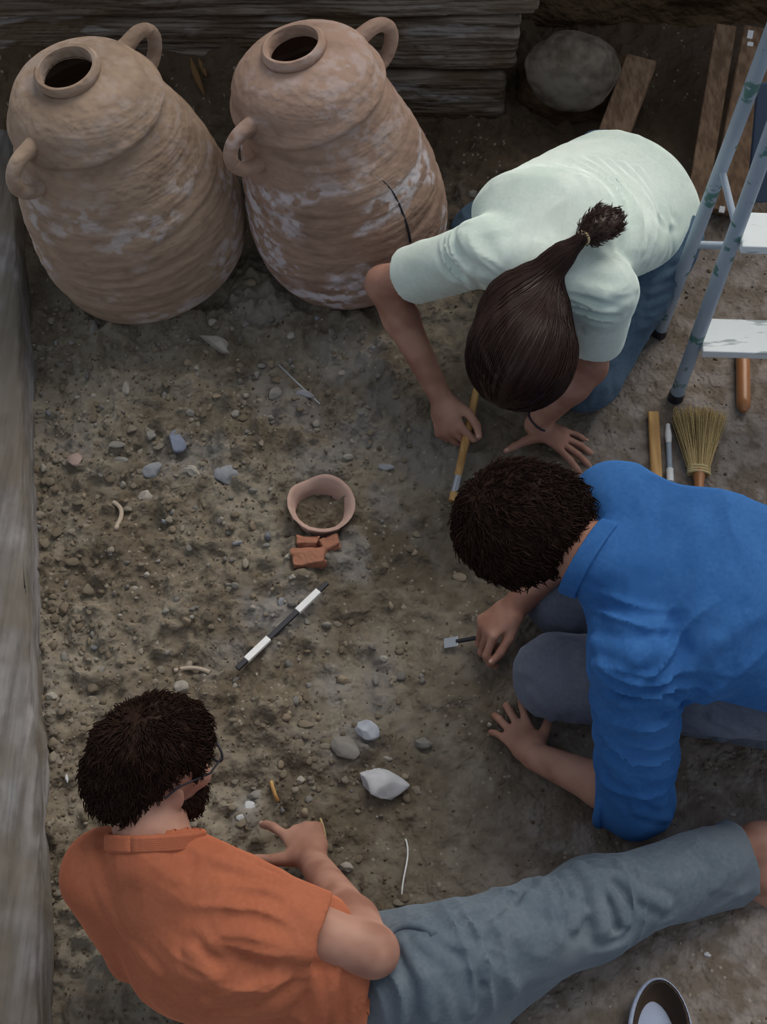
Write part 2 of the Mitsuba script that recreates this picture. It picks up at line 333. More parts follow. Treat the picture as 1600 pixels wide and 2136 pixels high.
# ------------------------------------------------------------------ ground
def gauss(x, y, c, s): return np.exp(-((x - c[0]) ** 2 + (y - c[1]) ** 2) / (s * s))
BANK = [at(450, 230), at(200, 90)]
POT = at(675, 1062, 0.03)
def ground_h(x, y):
    x, y = np.asarray(x, float), np.asarray(y, float); P = np.stack([x, y, 0 * x], -1)
    rough = np.clip(0.62 - (x + (1.3 - y) * 0.30) * 1.3, 0.12, 1.0)
    z = (meshkit.fbm(P * 2.3, 3, 1) - 0.5) * 0.030 * (0.4 + 0.6 * rough)
    z += (meshkit.fbm(P * 9, 3, 2) - 0.5) * 0.052 * rough + (meshkit.fbm(P * 30, 3, 3) - 0.5) * 0.042 * rough + (meshkit.fbm(P * 85, 2, 4) - 0.5) * 0.0075 * (0.35 + 0.65 * rough)
    cl = meshkit.noise(P * 24, 11); z += np.clip(cl - 0.60, 0, 1) * 0.075 * rough + np.clip(meshkit.noise(P * 55, 12) - .62, 0, 1) * .040 * rough
    a = at(790, 850); z += 0.035 * np.exp(-(((x - a[0]) / 0.10) ** 2 + ((y - a[1]) / 0.13) ** 2) ** 2)          # the hard lump beside the forearm
    a = at(760, 740); z += 0.020 * gauss(x, y, a, 0.10)
    a = at(600, 1530); z += 0.020 * gauss(x, y, a, 0.12); a = at(740, 1545); z += 0.018 * gauss(x, y, a, 0.07)
    a = at(545, 1120); z -= 0.016 * gauss(x, y, a, 0.10)                                                          # swept hollow beside the pot
    a = at(520, 1730); z -= 0.020 * gauss(x, y, a, 0.12)
    # earth banked against the back wall, between and behind the jars
    z += 0.26 * np.clip((y - 2.62) / 0.42, 0, 1) ** 1.3 * np.clip((0.02 - x) / 0.2, 0, 1) * (1 + 0.25 * (meshkit.fbm(P * 6, 3, 8) - 0.5))
    z += 0.10 * np.clip((y - 2.95) / 0.5, 0, 1) * np.clip((x - 0.02) / 0.2, 0, 1)
    return z
def gz(px, py): p = at(px, py); p = at(px, py, float(ground_h(p[0], p[1]))); return np.array([p[0], p[1], float(ground_h(p[0], p[1]))])
def grid_mesh(x0, x1, y0, y1, h):
    nx, ny = int((x1 - x0) / h) + 1, int((y1 - y0) / h) + 1
    X, Y = np.meshgrid(np.linspace(x0, x1, nx), np.linspace(y0, y1, ny), indexing='ij')
    V = np.stack([X, Y, ground_h(X, Y)], -1).reshape(-1, 3)
    i = (np.arange(nx - 1)[:, None] * ny + np.arange(ny - 1)).ravel()
    return V, np.vstack([np.stack([i, i + ny, i + ny + 1], 1), np.stack([i, i + ny + 1, i + 1], 1)])
gv, gf = grid_mesh(-1.3, 1.3, 0.35, 3.75, 0.0056)
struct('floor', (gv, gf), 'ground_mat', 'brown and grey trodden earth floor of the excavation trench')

# ------------------------------------------------------------------ trench walls
def rough_box(x0, x1, y0, y1, z0, z1, h, amp, seed, k=0.02, stretch=(6, 14, 40)):
    c = np.array([(x0 + x1) / 2, (y0 + y1) / 2, (z0 + z1) / 2], np.float32); b = np.array([(x1 - x0) / 2, (y1 - y0) / 2, (z1 - z0) / 2], np.float32) - k
    def f(p):
        q = np.abs(p - c) - b
        d = np.sqrt((np.maximum(q, 0) ** 2).sum(1)) + np.minimum(q.max(1), 0) - k
        near = np.abs(d) < 4 * amp + 0.02; d = d.copy()
        d[near] -= amp * 2 * (meshkit.fbm(p[near] * np.array(stretch), 3, seed) - 0.5)
        return d
    return surface(f, (x0 - .04, y0 - .04, z0 - .04), (x1 + .04, y1 + .04, z1 + .04), h, slack=amp * 2)
wb = struct('wall_back', rough_box(-1.5, 1.5, 3.30, 3.55, -0.06, 1.25, 0.013, 0.035, 31, 0.03, (7, 7, 9)), 'earth_wall_mat', 'dark brown earth wall at the back of the trench')
# long grey slabs laid in courses in front of it
courses = [(-1.36, 0.330, 2.985, 3.28, -0.05, 0.155), (-1.38, 0.352, 3.00, 3.28, 0.16, 0.335), (-1.34, 0.395, 2.99, 3.28, 0.34, 0.53), (-1.37, 0.402, 3.01, 3.28, 0.535, 0.72), (-1.35, 0.405, 3.0, 3.28, 0.725, 0.93), (-1.3, 0.40, 3.0, 3.28, 0.935, 1.12)]
for i, c in enumerate(courses): part(wb, 'slab', rough_box(*c, 0.010, 0.012, 40 + i, 0.012, (5, 12, 48)), 'slab_mat', label='long grey-brown rough slab with horizontal grain' if i == 0 else None)

# grey weathered beam on the left
def beam():
    px = [(10, 20), (24, 100), (22, 300), (32, 480), (38, 650), (42, 850), (50, 1100), (60, 1400), (72, 1600), (76, 1900), (78, 2140), (79, 2300)]
    zt = 0.105; top = np.array([at(x, y, zt) for x, y in px]); ys = np.linspace(top[0, 1], top[-1, 1], 420)
    xs = np.interp(ys, top[::-1, 1], top[::-1, 0])
    prof = [(0.006, -0.06), (0.010, -0.02), (0.012, 0.02), (0.010, 0.05), (0.007, 0.08), (0.002, 0.097), (-0.006, 0.104), (-0.02, 0.107)] + [(-0.02 - 0.011 * k, 0.107) for k in range(1, 20)] + [(-0.235, 0.09), (-0.24, 0.02), (-0.24, -0.06)]
    prof = np.array(prof); n = len(prof); V = np.zeros((len(ys), n, 3))
    for i, (x, y) in enumerate(zip(xs, ys)):
        V[i, :, 0] = x + prof[:, 0]; V[i, :, 1] = y; V[i, :, 2] = prof[:, 1]
    P = V.reshape(-1, 3); g = (meshkit.fbm(P * np.array([30, 2.2, 30]), 3, 5) - 0.5) * 0.020 + (meshkit.fbm(P * np.array([90, 5, 90]), 2, 6) - 0.5) * 0.006 + (meshkit.fbm(P * 8, 3, 9) - .5) * 0.018
    crack = meshkit.noise(P * np.array([22, 3.0, 22]), 15); g -= np.clip(0.12 - np.abs(crack - 0.5), 0, 1) * 0.035
    side = np.tile(np.arange(n) < 6, len(ys)); P[:, 0] += np.where(side, g, 0); P[:, 2] += np.where(side, 0, g)
    F = []
    for j in range(n - 1):
        i = np.arange(len(ys) - 1) * n + j; F += [np.stack([i, i + 1, i + n + 1], 1), np.stack([i, i + n + 1, i + n], 1)]
    for e in (0, len(ys) - 1):
        P = np.vstack([P, [[xs[e] - 0.11, ys[e], 0.03]]]); m = len(P) - 1
        F.append(np.array([[m, e * n + (j + 1 if e else j), e * n + (j if e else j + 1)] for j in range(n - 1)]))
    return P, np.vstack(F)
whole('timber_beam', beam(), 'beam_mat', 'weathered grey timber beam lying along the left edge of the trench', 'beam')

# ------------------------------------------------------------------ jars
def lathe(prof, n=120, fn=None):
    prof = np.asarray(prof); m = len(prof); a = np.arange(n) * 2 * np.pi / n
    V = np.stack([prof[:, 0][:, None] * np.cos(a), prof[:, 0][:, None] * np.sin(a), np.repeat(prof[:, 1][:, None], n, 1)], -1)
    if fn is not None: V = fn(V)
    i, j = np.meshgrid(np.arange(m - 1), np.arange(n), indexing='ij'); a0 = (i * n + j).ravel(); a1 = (i * n + (j + 1) % n).ravel()
    return trimesh.Trimesh(V.reshape(-1, 3), np.vstack([np.stack([a0, a1, a1 + n], 1), np.stack([a0, a1 + n, a0 + n], 1)]), process=False)
def jar(base, mouth, R, Rc, Rm, zc, bsdf, label, az, seed, hand_r):
    t = thing('storage_jar', label, 'jar', )
    ax = nz(mouth - base); H = np.linalg.norm(mouth - base); x = nz(np.cross([0, 1, 0], ax)); y = np.cross(ax, x)
    put = lambda m: frame_move(m, x, y, ax, base)
    # body outline: foot, belly, upper wall, the step under the overhanging shoulder, domed shoulder, mouth, inside
    out = spline([(0.110, -0.05), (0.165, 0.0), (R * 0.925, 0.10 * H), (R * 1.0, 0.24 * H), (R * 0.985, 0.36 * H), (R * 0.925, 0.50 * H), (R * 0.81, 0.66 * H), (Rc - 0.022, zc - 0.012)], 90)
    dome = spline([(Rc - 0.002, zc - 0.006), (Rc + 0.004, zc + 0.004), (Rc - 0.004, zc + 0.022), (Rc * 0.90, zc + 0.46 * (H - zc)), (Rc * 0.70, zc + 0.76 * (H - zc)), (Rm * 1.22, H - 0.014), (Rm * 1.02, H - 0.010)], 46)
    inn = spline([(Rm * 0.82, H - 0.014), (Rm * 1.15, H - 0.030), (Rc * 0.72, H - 0.055), (Rc * 0.93, zc - 0.0), (R * 0.9, 0.45 * H), (R * 0.88, 0.2 * H), (0.02, 0.03)], 30)
    prof = np.vstack([[(0.0, -0.05)], out, dome, inn])
    def wob(V):
        r = np.sqrt(V[..., 0] ** 2 + V[..., 1] ** 2) + 1e-9; P = V.copy()
        g = (meshkit.fbm(P * 5 + seed, 2, seed) - 0.5) * 0.016 + (meshkit.fbm(P * np.array([3, 3, 60.0]) + seed, 2, seed + 3) - 0.5) * 0.012 * (P[..., 2] < zc - 0.01) + (meshkit.fbm(P * 40, 2, seed + 1) - 0.5) * 0.003
        g = g * np.clip(r / 0.08, 0, 1); V[..., 0] *= 1 + g / r; V[..., 1] *= 1 + g / r; return V
    body = put(lathe(prof, 160, wob)); part(t, 'body', body, bsdf, True)
    a = np.arange(40) / 40 * 2 * np.pi
    rim = lathe([(Rm * 0.80, H - 0.018), (Rm * 0.80, H + 0.004), (Rm * 0.85, H + 0.012), (Rm * 0.95, H + 0.013), (Rm * 1.04, H + 0.006), (Rm * 1.05, H - 0.002), (Rm * 0.99, H - 0.010), (Rm * 0.97, H - 0.022)], 64, lambda V: V + (meshkit.fbm(V * 20, 2, seed)[..., None] - .5) * 0.003)
    part(t, 'rim', put(rim), bsdf, 40, label='rounded lip around the open mouth')
    for k, A in enumerate(az):
        c, s = math.cos(math.radians(A)), math.sin(math.radians(A)); hr = hand_r
        pts = [(Rc - 0.030, zc + 0.034), (Rc + 0.006, zc + 0.037), (Rc + 0.6 * hr, zc + 0.034), (Rc + hr, zc + 0.006), (Rc + 0.92 * hr, zc - 0.030), (Rc + 0.48 * hr, zc - 0.058), (Rc - 0.002, zc - 0.066), (Rc - 0.03, zc - 0.072)]
        pts = spline(pts, 26); P = np.stack([pts[:, 0] * c, pts[:, 0] * s, pts[:, 1]], 1)
        rr = 0.0165 + 0.006 * np.abs(np.linspace(-1, 1, 26)) ** 3
        part(t, 'handle', put(tube(P, rr, 14)), bsdf, True, label='round loop handle at the shoulder')
    return t, body
j1, j1b = jar(at(332, 548, 0.0), at(140, 148, 0.655), 0.258, 0.179, 0.071, 0.556, 'jar_tan_mat', 'tan clay storage jar in the corner beside the grey beam, two loop handles', (235, 54), 3, 0.064)
j2, j2b = jar(at(762, 538, 0.0), at(612, 99, 0.66), 0.240, 0.177, 0.070, 0.553, 'jar_pink_mat', 'pinkish clay storage jar with white crust and a crack, beside the crouching woman', (226, 40), 8, 0.068)
def on_mesh(m, px, py):
    loc, _, _ = m.ray.intersects_location([CAM], [ray(px, py)], multiple_hits=False); return loc[0]
part(j2, 'crack', tube(spline([on_mesh(j2b, *q) for q in ((797, 376), (820, 402), (838, 440), (848, 468), (856, 505))], 24), 0.0034 * (1 - 0.75 * np.linspace(1, 0, 24) ** 2), 6), 'black_mat', True, label='thin dark crack down the belly')

# ------------------------------------------------------------------ boulder, pegs, boards, ladder
def stone_mesh(sub, r, seed, amp=0.25, freq=1.6, facet=0.0):
    m = trimesh.creation.icosphere(sub); V = m.vertices.copy(); rs = np.random.RandomState(seed)
    for _ in range(int(6 * facet)):
        n = nz(rs.normal(size=3)); c = rs.uniform(0.55, 0.85); s = V @ n; V = V - np.maximum(s - c, 0)[:, None] * n
    V = V * (1 + amp * 2 * (meshkit.fbm(V * freq + seed * 7.3, 3, seed) - 0.5))[:, None] * np.asarray(r)
    return trimesh.Trimesh(V, m.faces, process=False)
b = stone_mesh(4, (0.125, 0.105, 0.10), 5, 0.12); b.apply_translation(at(1195, 150, 0.17)); whole('boulder', b, 'boulder_mat', 'large rounded grey stone set in the earth by the end of the slab wall', 'stone')
e = stone_mesh(4, (0.16, 0.12, 0.14), 15, 0.25); e.apply_translation(at(1195, 190, 0.03)); whole('earth_pedestal', e, 'earth_wall_mat', 'lump of brown earth carrying the large rounded stone', 'earth')
whole('wooden_plank', bar(at(1338, 125, 0.16), at(1262, 330, 0.05), 0.082, 0.035), 'brown_wood_mat', 'short brown plank end sticking out behind the woman in the white shirt', 'plank', smooth=30)
t = thing('wooden_board', 'dark brown board leaning behind the blue ladder with white tags at its ends', 'board')
B0, B1 = at(1512, 445, 0.03), at(1585, 62, 0.22); bu = nz(np.cross(B1 - B0, np.cross([0, 0, 1], B1 - B0)))
part(t, 'plank', bar(B0, B1, 0.085, 0.03, bu), 'brown_wood_mat', 30)
bx = nz(np.cross(bu, B1 - B0))
part(t, 'plank', bar(B0 + bx * 0.075 - bu * 0.012, B1 + bx * 0.088 - bu * 0.012, 0.055, 0.028, bu), 'brown_wood_mat', 30)
def tag(px, py, w, l):
    d = ray(px, py); n = bu; o = B0 + bu * 0.0165; q = CAM + d * (((o - CAM) @ n) / (d @ n)); x = nz(B1 - B0)
    return frame_move(rbox((l, w, 0.003), 0.001), x, np.cross(n, x), n, q)
part(t, 'tag', tag(1565, 72, 0.015, 0.024), 'white_mat', 30, label='small white tag'); part(t, 'tag', tag(1565, 92, 0.016, 0.012), 'white_mat', 30, label='small white tag'); part(t, 'tag', tag(1506, 437, 0.015, 0.018), 'white_mat', 30, label='small white tag')

t = thing('stepladder', 'blue painted stepladder with white treads standing at the right edge', 'ladder')
FB, FT = at(1408, 832, 0.0), at(1604, 292, 0.82); RB, RT = at(1374, 698, 0.0), at(1604, 84, 0.98)
FT = FB + (FT - FB) * 1.5; RT = RB + (RT - RB) * 1.3; side = np.array([0.40, -0.015, 0.0])
for o in (np.zeros(3), side):
    part(t, 'front_leg', tube([FB + o, FB + o + (FT - FB) * 0.01, FB + o + (FT - FB) * 0.5, FT + o], [0.012, 0.0165, 0.0165, 0.0165], 14), 'blue_paint_mat', 50)
    part(t, 'rear_leg', tube([RB + o, RB + o + (RT - RB) * 0.01, RB + o + (RT - RB) * 0.5, RT + o], [0.012, 0.0155, 0.0155, 0.0155], 14), 'blue_paint_mat', 50)
    part(t, 'foot_cap', tube([FB + o - [0, 0, 0.012], FB + o + (FT - FB) * 0.022], 0.019, 12), 'black_mat', 50, label='black rubber foot'); part(t, 'foot_cap', tube([RB + o - [0, 0, 0.012], RB + o + (RT - RB) * 0.022], 0.018, 12), 'black_mat', 50, label='black rubber foot')
for zz in (0.215, 0.555, 0.905):
    s = zz / FT[2]; c = FB + (FT - FB) * s; part(t, 'tread', bar(c + [0.012, 0.012, 0], c + side + [-0.012, 0.012, 0], 0.098, 0.022, (0, 0, 1), 0.003), 'white_paint_mat', 30, label='worn white painted tread')
s = 0.285; c = RB + (RT - RB) * s; part(t, 'crossbar', tube([c, c + side], 0.009, 10), 'blue_paint_mat', 50)
part(t, 'side_brace', tube([FB + (FT - FB) * 0.47, RB + (RT - RB) * 0.49], 0.008, 8), 'blue_paint_mat', 50)
whole('dark_panel', bar(at(1640, 420, 0.1), at(1665, 170, 0.35), 0.20, 0.02, (0, -1, 0.3)), 'dark_panel_mat', 'dark blue panel standing behind the ladder steps', 'panel', smooth=30)

# ------------------------------------------------------------------ people: shared anatomy
def lerp(a, b, t): return np.asarray(a, float) * (1 - t) + np.asarray(b, float) * t
def head_frame(f, u):
    f = nz(f); u = nz(np.asarray(u, float) - f * (np.asarray(u, float) @ f)); return f, u, np.cross(u, f)
def head_prims(c, f, u, l, neck, rn=0.052):
    A = [f, l, u]
    P = [(cone(neck, c - f * 0.022 - u * 0.05, rn * 1.12, rn), 0.03), (ell(c - f * .008 + u * .018, A, (.095, .077, .089)), .03),
         (ell(c + f * .034 - u * .048, A, (.058, .057, .072)), .03), (ell(c + f * .062 - u * .098, A, (.027, .03, .022)), .025),
         (cone(c + f * .083 + u * .012 - l * .035, c + f * .083 + u * .012 + l * .035, .010, .010), .014),
         (cone(c + f * .092 - u * .002, c + f * .113 - u * .036, .0075, .0125), .010), (ell(c + f * .098 - u * .041, A, (.011, .017, .008)), .006),
         (cone(c + f * .090 - u * .066 - l * .018, c + f * .090 - u * .066 + l * .018, .006, .006), .006), (cone(c + f * .088 - u * .077 - l * .015, c + f * .088 - u * .077 + l * .015, .007, .007), .006)]
    for s in (-1, 1):
        e = c + l * s * .081 - u * .018 - f * .014; o = nz(l * s * .85 - f * .55); b = nz(np.cross(u, o))
        P += [(ell(e, [b, o, nz(u - f * .15)], (.020, .0065, .033)), .006), (ell(c + f * .068 + l * s * .042 - u * .03, A, (.022, .022, .02)), .02)]
    return P
def hand_prims(w, d, n, left, curls, spread=(8, 2, -4, -11), thumb=(0.70, 0.70, -0.15), tbend=15, s=1.0, flat=0.0145):
    d = nz(d); n = nz(np.asarray(n, float) - d * (np.asarray(n, float) @ d)); t = np.cross(d, n) if left else np.cross(n, d); w = np.asarray(w, float)
    P = [(econe(w, w + d * .030 * s, t, t, (.025 * s, .019 * s), (.034 * s, .016 * s)), .012), (econe(w + d * .026 * s, w + d * .078 * s, t, t, (.036 * s, .0165 * s), (.040 * s, flat * s)), .012)]
    tips = []
    for i, (off, L) in enumerate(zip((.031, .0105, -.0105, -.030), ((.044, .027, .021), (.049, .031, .022), (.045, .029, .021), (.035, .021, .019)))):
        x = rot(d, n, math.radians(spread[i]) * (1 if np.cross(n, d) @ t > 0 else -1)); ax = np.cross(x, -n)
        p = w + d * (.086 - .012 * (i == 3) - .004 * (i == 0)) * s + t * off * s; r = (.0094, .0088, .0082, .0068) if i < 3 else (.0082, .0076, .0070, .0060)
        for j in range(3):
            x = rot(x, ax, math.radians(curls[i][j])); q = p + x * L[j] * s
            P.append((cone(p, q, r[j] * s, r[j + 1] * s), .007 if j == 0 else .003)); p = q
        tips.append((p, x, rot(n, ax, math.radians(sum(curls[i])))))
    x = nz(d * thumb[0] + t * thumb[1] + n * thumb[2]); p = w + d * .022 * s + t * .024 * s - n * .004; ax = nz(np.cross(x, d))
    for j, (L, r0, r1) in enumerate(((.044, .0165, .0118), (.034, .0108, .0098), (.027, .0098, .0072))):
        if j: x = rot(x, ax, math.radians(tbend))
        q = p + x * L * s; P.append((cone(p, q, r0 * s, r1 * s), .010 if j == 0 else .003)); p = q
    tips.append((p, x, n))
    return P, tips
def nails(parent, tips, s=1.0):
    for p, x, n in tips:
        n = nz(n - x * (n @ x)); m = trimesh.creation.icosphere(2); m.vertices *= np.array([.0056, .0045, .0016]) * s
        part(parent, 'fingernail', frame_move(m, x, np.cross(n, x), n, p - x * .001 + n * .0062 * s), 'nail_mat', True)
mat('nail_mat', pr((0.56, 0.36, 0.29), 0.35, 0.5))
def foot_prims(ankle, d, up, left, s=1.0):
    d = nz(d); up = nz(np.asarray(up, float) - d * (np.asarray(up, float) @ d)); t = np.cross(d, up) * (1 if left else -1)
    P = [(cone(ankle, ankle - d * .035 - up * .045, .036 * s, .032 * s), .02), (econe(ankle - d * .03 - up * .05, ankle + d * .11 - up * .055, t, t, (.032, .026), (.042, .020)), .025), (cone(ankle, ankle + d * .09 - up * .035, .034, .024), .03)]
    for i in range(5): a = ankle + d * (.115 - .009 * i) - up * .058 + t * (.032 - .0165 * i); P.append((cone(a, a + d * (.045 - .005 * i) - up * .004, .0125 - .0012 * i, .0105 - .0011 * i), .006))
    return P
def strands(P, N, D, L, w, lift, rs):
    n = len(P); D = D - N * (D * N).sum(1, keepdims=True); D /= np.linalg.norm(D, axis=1, keepdims=True) + 1e-9; S = np.cross(N, D); L = L[:, None]
    bend = rs.normal(size=(n, 1)) * 0.18
    pts = [P - N * .004, P + D * L * .33 + N * lift * .8 + S * bend * L * .2, P + D * L * .68 + N * lift * .9 + S * bend * L * .6, P + D * L + N * lift * .5 + S * bend * L]
    V = []
    for k, r in enumerate((1.0, 1.0, 0.7)):
        for a in (0, 2.094, 4.189): V.append(pts[k] + (S * math.cos(a) + N * math.sin(a)) * w * r)
    V = np.stack(V + [pts[3]], 1).reshape(-1, 3); b = np.arange(n)[:, None] * 10; F = []
    for k in range(2):
        for a in range(3):
            a2 = (a + 1) % 3; F += [b + [k * 3 + a, k * 3 + a2, k * 3 + 3 + a2], b + [k * 3 + a, k * 3 + 3 + a2, k * 3 + 3 + a]]
    for a in range(3): F.append(b + [6 + a, 6 + (a + 1) % 3, 9])
    return trimesh.Trimesh(V, np.vstack(F), process=False)
def sample_mesh(V, F, n, rs):
    A = V[F]; c = np.cross(A[:, 1] - A[:, 0], A[:, 2] - A[:, 0]); ar = np.linalg.norm(c, axis=1); i = rs.choice(len(F), n, p=ar / ar.sum()); r = rs.rand(n, 2); s = np.sqrt(r[:, :1])
    return A[i, 0] * (1 - s) + A[i, 1] * s * (1 - r[:, 1:]) + A[i, 2] * s * r[:, 1:], c[i] / (ar[i][:, None] + 1e-12)
def short_hair(c, f, u, l, t, n_strands, seed, back=0.055, off=0.045, length=(0.018, 0.036), lump=0.010, lift=0.006, wide=1.0, ears=False):
    A = [f, l, u]; n = nz(f * .78 - u * .62)
    base = union([(ell(c - f * .012 + u * .022, A, (.095 + t, (.077 + t) * wide, .088 + t)), .02), (ell(c - f * .050 - u * .035, A, (.050 + t, (.058 + t) * wide, .056)), .03)])
    g0 = cut(base, c + n * off, n, 0.012)
    if ears: g0 = carve(g0, [(ell(c + l * s * .10 - u * .026 + f * .004, A, (.046, .06, .058)), 0) for s in (-1, 1)], 0.0)
    def g(p):
        d = g0(p); m = np.abs(d) < .05; q = p[m]; d = d.copy()
        d[m] -= lump * 2 * (meshkit.fbm(q * 26, 2, seed) - .5) + .004 * 2 * (meshkit.fbm(q * 85, 2, seed + 3) - .5); return d
    V, F = surface(g, c - .2, c + .2, .0032)
    rs = np.random.RandomState(seed); P, N = sample_mesh(V, F, n_strands, rs)
    if ears:
        keep = np.min([ell(c + l * s * .10 - u * .034 + f * .004, A, (.054, .06, .066))(P.astype(np.float32) + 0) for s in (-1, 1)], 0) > .006; P, N = P[keep], N[keep]; n_strands = len(P)
    crown = c - f * .045 + u * .10; D = (P - crown); D = D / (np.linalg.norm(D, axis=1, keepdims=True) + 1e-6) + 0.32 * rs.normal(size=P.shape) + .45 * (meshkit.noise(P[:, :, None].repeat(3, 2).transpose(0, 2, 1) * 22 + np.arange(3)[None, :, None] * 9, 3) - .5) - u * .25
    S = strands(P, N, D, rs.uniform(*length, n_strands), .0016, lift * rs.uniform(.3, 1.5, (n_strands, 1)), rs)
    return join([trimesh.Trimesh(V, F, process=False), S])
def body_mesh(prims, pts, pad=0.16, h=0.0036): f = union(prims); lo, hi = bounds(pts, pad); return surface(f, lo, hi, h)
def carve(f, prims, gap):
    inner = union(prims); return lambda p: np.maximum(f(p), gap - inner(p))
def eyes(t, c, f, u, l):
    for s in (-1, 1):
        m = trimesh.creation.icosphere(2, radius=.0125); m.apply_translation(c + f * .076 + l * s * .032 - u * .008); part(t, 'eye', m, 'eye_mat', True)
mat('eye_mat', pr((0.55, 0.50, 0.46), 0.2, 0.5))

# ------------------------------------------------------------------ the woman in the white shirt, kneeling
w = thing('person', 'woman with a dark ponytail, white t-shirt and jeans, kneeling beside the pinkish jar', 'person')
pel, che = at(1306, 415, .27), at(1165, 478, .43); rsh, lsh = at(1008, 528, .45), at(1262, 608, .45); nk = at(1140, 575, .475)
latp, lats = at(1440, 545, .27) - at(1240, 300, .27), lsh - rsh
hc = at(1086, 738, .43); hf, hu, hl = head_frame((-.06, -.12, -1), (-.10, -1, .22))
relb, rwr = at(800, 592, .24), at(921, 832, .075); lelb, lwr = at(1228, 765, .20), at(1116, 886, .045)
rh = at(1258, 350, .22); lh = at(1385, 500, .24); rkn, lkn = at(1000, 488, .08), at(1222, 785, .085); rft, lft = at(1235, 395, .05), at(1320, 520, .05)
rhand, rtips = hand_prims(rwr, (.22, -.93, -.28), (-.62, -.1, .75), False, [(48, 62, 40), (62, 72, 30), (66, 72, 30), (70, 70, 30)], (10, 3, -3, -8), (0.72, 0.55, -.35), 22)
lhand, ltips = hand_prims(lwr, (.74, -.36, -.20), (.05, .1, 1), True, [(2, 12, 8), (3, 14, 8), (5, 16, 8), (6, 18, 10)], (20, 6, -8, -22), (-0.62, 0.85, -.10), 4, .90)
rarm = [(cone(rsh, relb, .050, .040), .02), (cone(relb, lerp(relb, rwr, .3), .040, .040), .02), (cone(lerp(relb, rwr, .3), rwr, .040, .0255), .02)]
larm = [(cone(lsh, lelb, .050, .040), .02), (cone(lelb, lerp(lelb, lwr, .3), .040, .040), .02), (cone(lerp(lelb, lwr, .3), lwr, .040, .0255), .02)]
torso = [(econe(pel, che, latp, lats, (.150, .105), (.140, .095)), .03), (econe(che, lerp(rsh, lsh, .5), lats, lats, (.140, .095), (.12, .06)), .03)]
legs = [(cone(rh, rkn, .080, .058), .03), (cone(rkn, rft, .055, .035), .02), (cone(lh, lkn, .080, .058), .03), (cone(lkn, lft, .055, .035), .02)]
feet = foot_prims(rft, rft - rkn, (0, 0, -1), False) + foot_prims(lft, lft - lkn, (0, 0, -1), True)
body = torso + head_prims(hc, hf, hu, hl, nk, .046) + legs + feet + rarm + larm + rhand + lhand
part(w, 'body', body_mesh(body, [pel, che, rsh, lsh, hc, relb, rwr, lwr, rkn, lkn, rft, lft], .17), 'skin_mat', True)
eyes(w, hc, hf, hu, hl); nails(w, rtips, .9); nails(w, ltips, .9)
rcuff, lcuff = lerp(rsh, relb, .70), lerp(lsh, lelb, .62)
rslv = cut(union([(cone(rsh, rcuff + (rcuff - rsh) * .5, .068, .066), 0)]), rcuff, relb - rsh); lslv = cut(union([(cone(lsh, lcuff + (lcuff - lsh) * .5, .066, .064), 0)]), lcuff, lelb - lsh)
hem = lerp(pel, che, -.30)
tor = union([(econe(pel - (che - pel) * .05, che, latp, lats, (.192, .135), (.196, .118)), .03), (econe(che, lerp(rsh, lsh, .5) + (0, 0, .005), lats, lats, (.196, .118), (.135, .075)), .03), (cone(rsh, lsh, .070, .068), .03)])
tor = cut(tor, hem, pel - che, .006)
rslv = carve(rslv, [(cone(lerp(rsh, relb, .58), relb, .054, .050), 0)], .0); lslv = carve(lslv, [(cone(lerp(lsh, lelb, .50), lelb, .054, .050), 0)], .0)
shirt = lambda p: smin(smin(tor(p), rslv(p), .025), lslv(p), .025)
shirt = carve(shirt, [(cone(lerp(nk, hc, .3), hc, .056, .060), 0)], .0)
wf = [([(962, 490), (978, 560), (985, 600)], .008, .010)]
wf += [([(1240 + k * 30, 330 + k * 6), (1325 + k * 24, 400 + k * 22), (1340 + k * 26, 520 + k * 10)], .007, .008) for k in range(4)] + [([(1215, 370), (1260, 470), (1330, 600)], .008, .005), ([(1225, 690), (1262, 682), (1300, 660)], .007, .008)]
shirt = folds(shirt, wf, .004, 9, 21, [((960, 540), .075, (10, 60), 52, .011), ((1250, 640), .06, (60, 15), 60, .011), ((1330, 430), .15, (60, 130), 36, .010), ((1130, 440), .12, (70, -60), 26, .005)])
part(w, 'shirt', surface(shirt, *bounds([pel, che, rsh, lsh, rcuff, lcuff, hem], .22), .0046), 'white_cotton_mat', True, label='white short-sleeved cotton t-shirt')
jl = union([(econe(pel - (che - pel) * .12, pel + (che - pel) * .2, latp, latp, (.150, .11), (.150, .10)), .03), (cone(rh, rkn, .092, .070), .03), (cone(rkn, rft, .064, .050), .03), (cone(lh, lkn, .090, .078), .03), (cone(lkn, lft, .072, .052), .03)])
jl = folds(jl, [([(1360, 590), (1420, 560)], .007, .009), ([(1355, 612), (1415, 590)], .007, .009), ([(1350, 640), (1395, 620)], .007, .008)], .008, 13, 4)
part(w, 'jeans', surface(jl, *bounds([pel, rkn, lkn, rft, lft, rh, lh], .2), .005), 'denim_mat', True, label='blue jeans')
